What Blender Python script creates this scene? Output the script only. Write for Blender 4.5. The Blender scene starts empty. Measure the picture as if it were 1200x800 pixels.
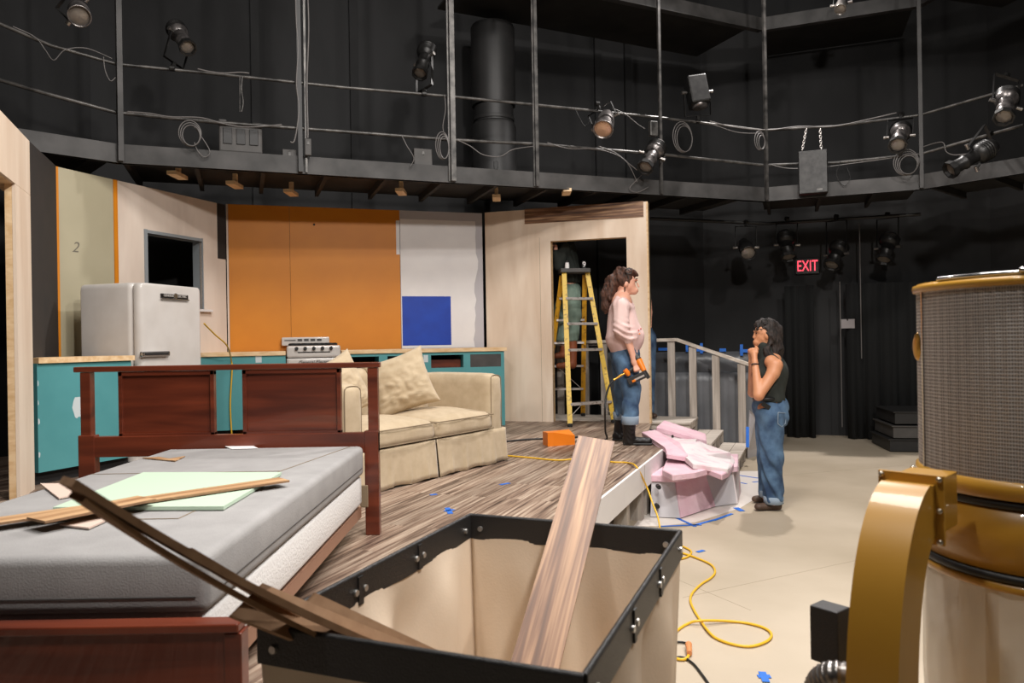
import bpy, bmesh, math, random
import numpy as np
from mathutils import Vector, Matrix, noise
C = bpy.context.scene.collection
PI = math.pi
random.seed(4)

# ------------------------------------------------------------------ camera, world, lights, exposure
FPX, ROLL, TILT, CH = 870.0, .0165, .001, 1.40
_cr, _sr, _ct, _st = math.cos(ROLL), math.sin(ROLL), math.cos(TILT), math.sin(TILT)
CF = Vector((0, _ct, _st)); _u0 = Vector((0, -_st, _ct)); _r0 = Vector((1, 0, 0))
CR = _cr*_r0 - _sr*_u0; CU = _sr*_r0 + _cr*_u0
def ray(px, py): return CR*((px-600)/FPX) - CU*((py-400)/FPX) + CF
def AZ(px, py, z):                       # point of the photo at a height
    d = ray(px, py); return Vector((0, 0, CH)) + d*((z-CH)/d.z)
def AY(px, py, y):                       # point of the photo at a distance
    d = ray(px, py); return Vector((0, 0, CH)) + d*(y/d.y)
cam_d = bpy.data.cameras.new('camera'); cam = bpy.data.objects.new('camera', cam_d); C.objects.link(cam)
cam_d.sensor_fit = 'HORIZONTAL'; cam_d.sensor_width = 36; cam_d.lens = FPX/1200*36; cam_d.clip_start = .05
M = Matrix.Identity(4)
for i, v in enumerate((CR, CU, -CF)):
    for j in range(3): M[j][i] = v[j]
M.translation = (0, 0, CH); cam.matrix_world = M
bpy.context.scene.camera = cam
cam_d.dof.use_dof = True; cam_d.dof.focus_distance = 5.5; cam_d.dof.aperture_fstop = 5.6

vs = bpy.context.scene.view_settings
vs.view_transform = 'Standard'; vs.look = 'None'; vs.gamma = 1; vs.use_curve_mapping = False; vs.exposure = 0.14
w = bpy.data.worlds.new('world'); bpy.context.scene.world = w; w.use_nodes = True
w.node_tree.nodes['Background'].inputs[0].default_value = (1, .95, .9, 1)
w.node_tree.nodes['Background'].inputs[1].default_value = 0.045
def area(name, loc, target, size, power, col=(1, .955, .91)):
    l = bpy.data.lights.new(name, 'AREA'); l.shape = 'DISK'; l.size = size; l.energy = power; l.color = col
    o = bpy.data.objects.new(name, l); C.objects.link(o); o.location = loc
    o.rotation_euler = (Vector(target)-Vector(loc)).to_track_quat('-Z', 'Y').to_euler(); return o
def spot(name, loc, target, power, angle, radius=.12, col=(1, .955, .91), blend=.5):
    l = bpy.data.lights.new(name, 'SPOT'); l.energy = power; l.spot_size = math.radians(angle); l.spot_blend = blend
    l.shadow_soft_size = radius; l.color = col
    o = bpy.data.objects.new(name, l); C.objects.link(o); o.location = loc
    o.rotation_euler = (Vector(target)-Vector(loc)).to_track_quat('-Z', 'Y').to_euler(); return o
spot('work_light_front_low', (1.3, .5, 4.5), (-.4, 7.4, 1.5), 620, 112, .14)
spot('work_light_front_right', (3.6, 1.0, 6.3), (-.6, 7.4, 1.7), 560, 105, .16)
spot('work_light_front_left', (-1.6, .2, 6.3), (.2, 6.4, .8), 330, 120, .16)
spot('work_light_back', (3.1, 8.6, 6.4), (1.6, 4.6, 0), 950, 110, .10, (1, .95, .92))
area('overhead_soft', (0.6, 3.2, 6.6), (0.6, 3.6, 0), 2.2, 280)

# ------------------------------------------------------------------ helpers
RM = {}                                    # matrices of things
def tag(o, label=None, cat=None, group=None, kind=None):
    if label: o['label'] = label
    if cat: o['category'] = cat
    if group: o['group'] = group
    if kind: o['kind'] = kind
    return o
def thing(name, label, cat, loc=(0, 0, 0), group=None):
    o = bpy.data.objects.new(name, None); C.objects.link(o); o.location = loc
    o.empty_display_size = .1
    RM[o.name] = Matrix.Translation(Vector(loc)); return tag(o, label, cat, group)
def link_mesh(name, me, mat, parent=None, keep=False):
    o = bpy.data.objects.new(name, me); C.objects.link(o)
    if mat is not None and not len(me.materials): me.materials.append(mat)
    if parent is not None:
        m = RM[parent.name]; me.transform(m.inverted()); o.parent = parent; RM[o.name] = m
    elif not keep:
        vs_ = [v.co for v in me.vertices]
        c = Vector(((min(v.x for v in vs_)+max(v.x for v in vs_))/2, (min(v.y for v in vs_)+max(v.y for v in vs_))/2, min(v.z for v in vs_)))
        me.transform(Matrix.Translation(-c)); o.location = c; RM[o.name] = Matrix.Translation(c)
    return o
def spline(pts, n=8, closed=False):
    pts = [Vector(p) for p in pts]; out = []
    N = len(pts); rng = N if closed else N-1
    for i in range(rng):
        g = (lambda k: pts[k % N]) if closed else (lambda k: pts[max(0, min(N-1, k))])
        p0, p1, p2, p3 = g(i-1), g(i), g(i+1), g(i+2)
        for j in range(n):
            t = j/n
            out.append(.5*((2*p1)+(-p0+p2)*t+(2*p0-5*p1+4*p2-p3)*t*t+(-p0+3*p1-3*p2+p3)*t**3))
    if not closed: out.append(pts[-1])
    return out
class MB:
    def __init__(s): s.v = []; s.f = []; s.sm = []
    def add(s, verts, faces, smooth=False):
        k = len(s.v); s.v += [tuple(v) for v in verts]; s.f += [tuple(k+i for i in f) for f in faces]; s.sm += [smooth]*len(faces); return s
    def addbm(s, bm, M=None, smooth=False):
        bm.verts.ensure_lookup_table(); bm.verts.index_update()
        s.add([(M @ v.co if M is not None else v.co) for v in bm.verts], [[v.index for v in f.verts] for f in bm.faces], smooth); bm.free(); return s
    def boxM(s, M, size, bevel=0, seg=2, smooth=False):
        bm = bmesh.new(); bmesh.ops.create_cube(bm, size=1)
        for v in bm.verts: v.co = Vector((v.co.x*size[0], v.co.y*size[1], v.co.z*size[2]))
        if bevel > 0: bmesh.ops.bevel(bm, geom=bm.edges[:], offset=min(bevel, .49*min(size)), segments=seg, affect='EDGES', profile=.5)
        return s.addbm(bm, M, smooth)
    def box(s, c, size, rz=0, bevel=0, seg=2, smooth=False):
        return s.boxM(Matrix.Translation(Vector(c)) @ Matrix.Rotation(rz, 4, 'Z'), size, bevel, seg, smooth)
    def bar(s, a, b, w_, h_, up=(0, 0, 1), bevel=0):
        a = Vector(a); b = Vector(b); x = (b-a).normalized(); u = Vector(up)
        if abs(x.dot(u)) > .98: u = Vector((0, 1, 0))
        y = u.cross(x).normalized(); z = x.cross(y)
        m = Matrix((x, y, z)).transposed().to_4x4(); m.translation = (a+b)/2
        return s.boxM(m, ((b-a).length, w_, h_), bevel)
    def prism(s, poly, z0, z1, top=None):
        n = len(poly); tp = top or poly
        z0 = z0 if isinstance(z0, (list, tuple)) else [z0]*n; z1 = z1 if isinstance(z1, (list, tuple)) else [z1]*n
        v = [(p[0], p[1], z) for p, z in zip(poly, z0)]+[(p[0], p[1], z) for p, z in zip(tp, z1)]
        f = [list(range(n))[::-1], list(range(n, 2*n))]+[[i, (i+1) % n, n+(i+1) % n, n+i] for i in range(n)]
        return s.add(v, f)
    def rings(s, R, caps=True, closed=False, smooth=True):
        n = len(R[0]); v = [p for r in R for p in r]; f = []
        m = len(R)
        for i in range(m if closed else m-1):
            for j in range(n):
                a, b = i*n+j, i*n+(j+1) % n; c, d = ((i+1) % m)*n+(j+1) % n, ((i+1) % m)*n+j
                f.append((a, b, c, d))
        s.add(v, f, smooth)
        if caps and not closed:
            s.add(R[0], [list(range(n))[::-1]]); s.add(R[-1], [list(range(n))])
        return s
    def tube(s, pts, r, n=8, closed=False, sq=1.0):
        pts = [Vector(p) for p in pts]; R = []; prev = None; m = len(pts)
        for i, p in enumerate(pts):
            if closed: t = pts[(i+1) % m]-pts[i-1]
            else: t = pts[min(i+1, m-1)]-pts[max(i-1, 0)]
            if t.length < 1e-9: t = Vector((0, 0, 1))
            t.normalize()
            if prev is None:
                a = Vector((0, 0, 1)) if abs(t.z) < .9 else Vector((1, 0, 0))
                prev = (a-a.dot(t)*t).normalized()
            else:
                q = prev-prev.dot(t)*t
                if q.length > 1e-6: prev = q.normalized()
            b = t.cross(prev); rr = r[i] if isinstance(r, (list, tuple)) else r
            R.append([p+prev*rr*sq*math.cos(2*PI*k/n)+b*rr*math.sin(2*PI*k/n) for k in range(n)])
        return s.rings(R, True, closed)
    def cyl(s, a, b, r1, r2=None, n=16):
        r2 = r1 if r2 is None else r2
        a = Vector(a); b = Vector(b); return s.lathe([(r1, 0), (r2, (b-a).length)], a, b-a, n)
    def lathe(s, prof, o, axis=(0, 0, 1), n=24, smooth=True, mod=None):
        ax = Vector(axis).normalized(); a = Vector((0, 0, 1)) if abs(ax.z) < .9 else Vector((1, 0, 0))
        x = (a-a.dot(ax)*ax).normalized(); y = ax.cross(x); o = Vector(o)
        R = [[o+ax*z+(x*math.cos(2*PI*k/n)+y*math.sin(2*PI*k/n))*max(r, 1e-4)*(mod(k, z) if mod else 1) for k in range(n)] for r, z in prof]
        return s.rings(R, True, False, smooth)
    def sphere(s, c, r, sc=(1, 1, 1), n=12):
        prof = []
        bm = bmesh.new(); bmesh.ops.create_uvsphere(bm, u_segments=n, v_segments=n//2+2, radius=r)
        return s.addbm(bm, Matrix.Translation(Vector(c)) @ Matrix.Diagonal((*sc, 1)), True)
    def build(s, name, mat, parent=None, keep=False, label=None):
        me = bpy.data.meshes.new(name); me.from_pydata(s.v, [], s.f)
        for p, q in zip(me.polygons, s.sm): p.use_smooth = q
        me.update()
        bm = bmesh.new(); bm.from_mesh(me); bmesh.ops.recalc_face_normals(bm, faces=bm.faces[:]); bm.to_mesh(me); bm.free()
        o = link_mesh(name, me, mat, parent, keep)
        if label: o['label'] = label
        return o
class Fr:                                   # a frame on a vertical plane: u along it, n towards the front, z up
    def __init__(s, a, b=None, ang=None):
        s.o = Vector((a[0], a[1], 0)); s.b = b
        s.u = (Vector((b[0], b[1], 0))-s.o).normalized() if b is not None else Vector((math.cos(ang), math.sin(ang), 0))
        s.n = Vector((s.u.y, -s.u.x, 0)); s.L = (Vector((b[0], b[1], 0))-s.o).length if b is not None else 0
    def p(s, u, n, z): return s.o+s.u*u+s.n*n+Vector((0, 0, z))
    def box(s, mb, u0, u1, n0, n1, z0, z1, bevel=0, seg=2, smooth=False):
        m = Matrix((s.u, -s.n, Vector((0, 0, 1)))).transposed().to_4x4(); m.translation = s.p((u0+u1)/2, (n0+n1)/2, (z0+z1)/2)
        return mb.boxM(m, (abs(u1-u0), abs(n1-n0), abs(z1-z0)), bevel, seg, smooth)
    def uz(s, px, py, n=0):
        d = ray(px, py); o = s.o+s.n*n; t = (o-Vector((0, 0, CH))).dot(s.n)/d.dot(s.n); q = Vector((0, 0, CH))+d*t
        return (q-s.o).dot(s.u), q.z

# ---- materials
def C3(r, g, b):
    f = lambda c: c/12.92 if c <= .04045 else ((c+.055)/1.055)**2.4
    return (f(r/255), f(g/255), f(b/255), 1)
def nn(t, k, **kw):
    n = t.nodes.new(k)
    for a, b in kw.items(): setattr(n, a, b)
    return n
def mat(name, col, rough=.6, metal=0, var=0, vscale=8, bump=0, bscale=60, col2=None, coat=0, stretch=(1, 1, 1), detail=4, contrast=(.3, .7), spec=.5, sheen=0):
    m = bpy.data.materials.new(name); m.use_nodes = True; t = m.node_tree; b = t.nodes['Principled BSDF']
    b.inputs['Roughness'].default_value = rough; b.inputs['Metallic'].default_value = metal
    b.inputs['Coat Weight'].default_value = coat; b.inputs['Specular IOR Level'].default_value = spec; b.inputs['Sheen Weight'].default_value = sheen
    b.inputs['Base Color'].default_value = col
    tc = nn(t, 'ShaderNodeTexCoord'); mp = nn(t, 'ShaderNodeMapping'); mp.inputs['Scale'].default_value = stretch
    t.links.new(tc.outputs['Object'], mp.inputs[0])
    if var or col2:
        no = nn(t, 'ShaderNodeTexNoise'); no.inputs['Scale'].default_value = vscale; no.inputs['Detail'].default_value = detail
        t.links.new(mp.outputs[0], no.inputs['Vector'])
        r = nn(t, 'ShaderNodeValToRGB'); t.links.new(no.outputs[0], r.inputs[0])
        c2 = col2 or tuple(c*(1-var) for c in col[:3])+(1,)
        r.color_ramp.elements[0].position = contrast[0]; r.color_ramp.elements[1].position = contrast[1]
        r.color_ramp.elements[0].color = c2; r.color_ramp.elements[1].color = col
        t.links.new(r.outputs[0], b.inputs['Base Color'])
    if bump:
        n2 = nn(t, 'ShaderNodeTexNoise'); n2.inputs['Scale'].default_value = bscale; t.links.new(mp.outputs[0], n2.inputs['Vector'])
        bp = nn(t, 'ShaderNodeBump'); bp.inputs['Strength'].default_value = bump; bp.inputs['Distance'].default_value = .01
        t.links.new(n2.outputs[0], bp.inputs['Height']); t.links.new(bp.outputs[0], b.inputs['Normal'])
    return m
def wood(name, c1, c2, axis='X', scale=1, rough=.5, coat=0, rot=0, streak=30, contrast=(.35, .65), c3=None, along=1.2):
    m = bpy.data.materials.new(name); m.use_nodes = True; t = m.node_tree; b = t.nodes['Principled BSDF']
    b.inputs['Roughness'].default_value = rough; b.inputs['Coat Weight'].default_value = coat
    tc = nn(t, 'ShaderNodeTexCoord'); mr = nn(t, 'ShaderNodeMapping'); mr.inputs['Rotation'].default_value = (0, 0, rot)
    mp = nn(t, 'ShaderNodeMapping'); s_ = {'X': (along, streak, streak), 'Y': (streak, along, streak), 'Z': (streak, streak, along)}[axis]
    mp.inputs['Scale'].default_value = tuple(scale*k for k in s_)
    t.links.new(tc.outputs['Object'], mr.inputs[0]); t.links.new(mr.outputs[0], mp.inputs[0])
    no = nn(t, 'ShaderNodeTexNoise'); no.inputs['Scale'].default_value = 1; no.inputs['Detail'].default_value = 5; no.inputs['Distortion'].default_value = .4
    t.links.new(mp.outputs[0], no.inputs['Vector'])
    r = nn(t, 'ShaderNodeValToRGB'); e = r.color_ramp.elements
    e[0].position = contrast[0]; e[1].position = contrast[1]; e[0].color = c1; e[1].color = c2
    if c3:
        q = e.new((contrast[0]+contrast[1])/2); q.color = c3
    t.links.new(no.outputs[0], r.inputs[0]); t.links.new(r.outputs[0], b.inputs['Base Color'])
    return m
def emis(name, col, s):
    m = bpy.data.materials.new(name); m.use_nodes = True; b = m.node_tree.nodes['Principled BSDF']
    b.inputs['Base Color'].default_value = col; b.inputs['Emission Color'].default_value = col; b.inputs['Emission Strength'].default_value = s; return m
K = {}
K['black_wall'] = mat('black paint', C3(36, 36, 37), .8, 0, 0, 1.2, .2, 12, col2=C3(19, 19, 20), stretch=(1, 1, .5), detail=8, contrast=(.4, .62))
K['charcoal'] = mat('charcoal wall', C3(50, 50, 50), .8, 0, 0, 1.6, .15, 10, col2=C3(38, 38, 38))
K['black_cloth'] = mat('black drape', C3(17, 18, 18), .95, col2=C3(11, 12, 12), vscale=3, stretch=(6, 6, .3))
K['steel_black'] = mat('black painted steel', C3(46, 45, 45), .5, .2, col2=C3(38, 38, 38), vscale=6)
K['beam'] = mat('grey dusty beam', C3(76, 74, 73), .6, .1, col2=C3(46, 45, 44), vscale=4, detail=6)
K['pipe'] = mat('worn pipe', C3(100, 97, 94), .4, .4, col2=C3(44, 43, 42), vscale=10)
K['under'] = mat('dark underside boards', C3(44, 42, 40), .8, col2=C3(28, 27, 26), vscale=3)
K['concrete'] = mat('beige concrete', C3(190, 176, 156), .45, 0, 0, .9, .06, 40, col2=C3(168, 154, 133), detail=10, contrast=(.35, .68), spec=.4)
K['ply'] = wood('pale plywood', C3(214, 190, 166), C3(236, 218, 198), 'Z', 1, .6, streak=4, along=.7)
K['ply_grey'] = wood('weathered pale plywood', C3(214, 197, 182), C3(234, 219, 205), 'Z', 1, .65, streak=3, along=.8)
K['pine'] = wood('pine lumber', C3(214, 176, 128), C3(236, 206, 164), 'X', 1, .55, streak=25)
K['sage'] = mat('sage paint', C3(178, 170, 144), .6, col2=C3(170, 162, 136), vscale=2)
K['orange'] = mat('orange paint', C3(216, 134, 22), .5, col2=C3(208, 126, 18), vscale=3)
K['white_paint'] = mat('white paint', C3(238, 234, 232), .6, col2=C3(230, 226, 225), vscale=4)
K['greywhite'] = mat('primer grey', C3(190, 186, 190), .6)
K['blue'] = mat('blue paint', C3(6, 64, 176), .5, col2=C3(4, 54, 160), vscale=6)
K['teal'] = mat('teal paint', C3(84, 152, 156), .5, col2=C3(74, 142, 146), vscale=3)
K['patch'] = mat('filler patch', C3(196, 206, 208), .7)
K['black_flat'] = mat('dark brown flat', C3(48, 42, 39), .8, col2=C3(40, 36, 34), vscale=4)
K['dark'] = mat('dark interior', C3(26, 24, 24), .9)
K['greyblue'] = mat('grey blue trim', C3(140, 146, 150), .5)
K['enamel'] = mat('white enamel', C3(208, 203, 198), .3, coat=.3, col2=C3(198, 192, 186), vscale=5)
K['chrome'] = mat('chrome', C3(200, 200, 200), .18, 1)
K['chrome_dark'] = mat('dark chrome', C3(70, 68, 66), .3, .9)
K['steel'] = mat('bright steel', C3(178, 172, 168), .3, .9, col2=C3(120, 116, 112), vscale=20)
K['mahog'] = wood('mahogany', C3(74, 30, 18), C3(112, 50, 30), 'X', 1, .35, .3, streak=14)
K['mattress'] = mat('grey mattress foam', C3(158, 156, 155), .9, col2=C3(146, 144, 143), vscale=9, bump=.15, bscale=200)
K['white_rib'] = mat('white ribbed fabric', C3(224, 222, 220), .8, bump=.3, bscale=90)
K['linen'] = mat('beige linen', C3(196, 177, 148), .9, col2=C3(182, 162, 132), vscale=14, bump=.2, bscale=240, sheen=.2)
K['linen_dk'] = mat('piping', C3(134, 117, 94), .9)
K['canvas'] = mat('cream canvas', C3(222, 204, 182), .85, col2=C3(212, 192, 168), vscale=5, bump=.06, bscale=160)
K['canvas_white'] = mat('white canvas', C3(214, 204, 192), .7, col2=C3(205, 193, 180), vscale=5, bump=.2, bscale=120)
K['vinyl'] = mat('black vinyl', C3(34, 33, 33), .45, bump=.25, bscale=300)
K['brass'] = mat('brass', C3(196, 150, 70), .3, .9)
K['rivet'] = mat('rivet', C3(180, 178, 175), .3, .8)
K['lam'] = wood('walnut laminate', C3(62, 40, 28), C3(182, 142, 106), 'X', 1, .45, streak=62, c3=C3(116, 80, 56), along=2.2, contrast=(.3, .72))
K['lam_header'] = wood('walnut laminate header', C3(66, 42, 30), C3(196, 158, 120), 'X', 1, .45, streak=40, c3=C3(126, 90, 64), along=2.2, contrast=(.3, .72), rot=math.radians(18))
K['lam_light'] = wood('light laminate', C3(140, 98, 64), C3(206, 168, 126), 'X', 1, .45, streak=26, along=1.5)
K['lam_back'] = mat('fibreboard core', C3(150, 118, 88), .8, col2=C3(130, 98, 70), vscale=30)
K['pinkboard'] = mat('pale pink offcut', C3(206, 184, 170), .8)
K['mint'] = mat('mint green board', C3(184, 204, 182), .7)
K['foam_pink'] = mat('pink foam', C3(216, 172, 186), .8, col2=C3(228, 198, 206), vscale=5, bump=.4, bscale=30, detail=6)
K['foam_white'] = mat('white washed foam', C3(222, 212, 212), .8, col2=C3(222, 180, 190), vscale=7, detail=8, contrast=(.3, .5))
K['foam_grey'] = mat('grey foam', C3(196, 192, 194), .75, col2=C3(180, 177, 180), vscale=4)
K['lumber_grey'] = wood('grey washed lumber', C3(172, 160, 148), C3(212, 202, 190), 'X', 1, .7, streak=18)
K['lumber_grey_v'] = wood('grey washed lumber upright', C3(150, 140, 130), C3(196, 186, 176), 'Z', 1, .7, streak=18)
K['plastic'] = mat('white drop sheet', C3(222, 214, 206), .35, bump=.5, bscale=7)
K['grey_sheet'] = mat('grey plastic sheet', C3(92, 94, 98), .35, col2=C3(72, 74, 78), vscale=3, bump=.6, bscale=5)
K['grey_sheet2'] = mat('lower grey plastic sheet', C3(122, 124, 128), .4, col2=C3(98, 100, 104), vscale=3, bump=.5, bscale=5)
K['tape'] = mat('blue painters tape', C3(30, 104, 200), .6)
K['yellow_cord'] = mat('yellow cord', C3(226, 178, 40), .45)
K['black_rub'] = mat('black rubber', C3(22, 22, 22), .5)
K['lad_yel'] = mat('paint spattered yellow fibreglass', C3(222, 184, 58), .45, col2=C3(150, 118, 40), vscale=26, contrast=(.3, .45))
K['lad_or'] = mat('ochre fibreglass', C3(206, 150, 26), .45, col2=C3(120, 80, 20), vscale=26, contrast=(.3, .42))
K['alu'] = mat('aluminium', C3(214, 208, 204), .35, .5, col2=C3(150, 140, 132), vscale=22, contrast=(.3, .45))
K['gold'] = mat('gold machine paint', C3(190, 142, 50), .38, 0, col2=C3(180, 130, 42), vscale=4, coat=.3)
K['knob'] = mat('silver bolt', C3(180, 170, 155), .3, .9)
K['cap_black'] = mat('black plastic case', C3(46, 44, 44), .5, bump=.2, bscale=300)
K['skin'] = mat('skin', C3(226, 172, 148), .5, col2=C3(218, 158, 134), vscale=10)
K['skin_tan'] = mat('tan skin', C3(206, 146, 108), .5, col2=C3(196, 134, 98), vscale=10)
K['hair_br'] = mat('brown hair', C3(84, 52, 38), .7, col2=C3(40, 24, 18), vscale=60, stretch=(1, 1, .35), bump=.8, bscale=70, contrast=(.35, .6))
K['hair_dk'] = mat('dark hair', C3(50, 40, 36), .75, col2=C3(20, 16, 15), vscale=60, stretch=(1, 1, .35), bump=.8, bscale=70, contrast=(.35, .6))
K['pink_cloth'] = mat('pink sweatshirt', C3(226, 196, 190), .95, col2=C3(216, 182, 177), vscale=8, bump=.2, bscale=150)
K['denim'] = mat('blue denim', C3(92, 122, 152), .9, col2=C3(40, 62, 92), vscale=7, contrast=(.36, .66), bump=.3, bscale=260, detail=6)
K['denim_lt'] = mat('turned denim cuff', C3(140, 156, 172), .9)
K['boot_bk'] = mat('black boot leather', C3(28, 26, 27), .5)
K['boot_br'] = mat('brown boot leather', C3(88, 68, 54), .6, col2=C3(64, 48, 40), vscale=12)
K['boot_or'] = mat('tan work boot leather', C3(140, 76, 44), .6)
K['dk_top'] = mat('black green top', C3(40, 44, 40), .9, bump=.3, bscale=200)
K['shirt_dk'] = mat('dark work shirt', C3(34, 38, 34), .9)
K['pants_gn'] = mat('grey green trousers', C3(128, 148, 136), .9, col2=C3(100, 120, 108), vscale=9)
K['nail_or'] = mat('orange tool plastic', C3(238, 128, 26), .4)
K['lens'] = mat('lens glass', C3(120, 112, 104), .12, .3)
K['lens_warm'] = mat('warm lens', C3(190, 150, 120), .2, .2)
K['ers'] = mat('worn fixture housing', C3(150, 144, 142), .32, .8, col2=C3(70, 67, 66), vscale=18)
K['ers_dk'] = mat('black fixture housing', C3(50, 49, 48), .4, .5, col2=C3(28, 27, 27), vscale=14)
K['greybox'] = mat('grey box', C3(76, 73, 71), .6, col2=C3(62, 60, 58), vscale=8)
K['cable'] = mat('grey cable', C3(96, 92, 90), .5)
K['exit'] = emis('exit red', C3(255, 70, 90), 1.6)
K['paper'] = mat('paper', C3(150, 144, 144), .8)
K['pencil'] = mat('pencil', C3(110, 104, 92), .8)
K['red'] = mat('red print', C3(190, 60, 40), .6)
K['band_black'] = mat('black rubber band', C3(18, 18, 18), .5)

def floor_mat():
    m = bpy.data.materials.new('grey brown laminate floor'); m.use_nodes = True; t = m.node_tree; b = t.nodes['Principled BSDF']
    b.inputs['Roughness'].default_value = .42
    tc = nn(t, 'ShaderNodeTexCoord'); mr = nn(t, 'ShaderNodeMapping', vector_type='TEXTURE'); mr.inputs['Rotation'].default_value = (0, 0, math.radians(68.5))
    t.links.new(tc.outputs['Object'], mr.inputs[0])
    br = nn(t, 'ShaderNodeTexBrick'); br.offset = .37; br.inputs['Scale'].default_value = 1; br.inputs['Brick Width'].default_value = 1.25; br.inputs['Row Height'].default_value = .11
    br.inputs['Mortar Size'].default_value = .0012; br.inputs['Color1'].default_value = (.2, .2, .2, 1); br.inputs['Color2'].default_value = (.8, .8, .8, 1); br.inputs['Mortar'].default_value = (0, 0, 0, 1)
    t.links.new(mr.outputs[0], br.inputs['Vector'])
    mp = nn(t, 'ShaderNodeMapping'); mp.inputs['Scale'].default_value = (1.6, 42, 1); t.links.new(mr.outputs[0], mp.inputs[0])
    ad = nn(t, 'ShaderNodeVectorMath', operation='MULTIPLY_ADD'); t.links.new(br.outputs['Color'], ad.inputs[0]); ad.inputs[1].default_value = (31, 17, 0); t.links.new(mp.outputs[0], ad.inputs[2])
    no = nn(t, 'ShaderNodeTexNoise'); no.inputs['Scale'].default_value = 1; no.inputs['Detail'].default_value = 6; no.inputs['Roughness'].default_value = .6; t.links.new(ad.outputs[0], no.inputs['Vector'])
    r = nn(t, 'ShaderNodeValToRGB'); e = r.color_ramp.elements; e[0].position = .33; e[1].position = .68
    e[0].color = C3(60, 44, 38); e[1].color = C3(204, 184, 164); q = e.new(.47); q.color = C3(138, 114, 98)
    t.links.new(no.outputs[0], r.inputs[0])
    mx = nn(t, 'ShaderNodeMix', data_type='RGBA', blend_type='MULTIPLY'); mx.inputs[0].default_value = 1
    rr = nn(t, 'ShaderNodeMapRange'); rr.inputs[3].default_value = .55; rr.inputs[4].default_value = 1.1
    t.links.new(br.outputs['Color'], rr.inputs[0]); t.links.new(r.outputs[0], mx.inputs[6]); t.links.new(rr.outputs[0], mx.inputs[7])
    t.links.new(mx.outputs[2], b.inputs['Base Color']); return m
K['plank'] = floor_mat()

def text_mesh(txt, size, depth=.001, font_shear=0):
    c = bpy.data.curves.new('t', 'FONT'); c.body = txt; c.size = size; c.extrude = depth; c.align_x = 'CENTER'; c.align_y = 'CENTER'; c.shear = font_shear
    o = bpy.data.objects.new('t', c); C.objects.link(o); dg = bpy.context.evaluated_depsgraph_get()
    me = bpy.data.meshes.new_from_object(o.evaluated_get(dg)); bpy.data.objects.remove(o); bpy.data.curves.remove(c); me.materials.clear(); return me
def put_text(name, txt, size, fr, u, n, z, mt, parent, depth=.001, shear=0):
    me = text_mesh(txt, size, depth, shear)
    m = Matrix((fr.u, Vector((0, 0, 1)), fr.n)).transposed().to_4x4(); m.translation = fr.p(u, n, z); me.transform(m)
    return link_mesh(name, me, mt, parent)

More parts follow.
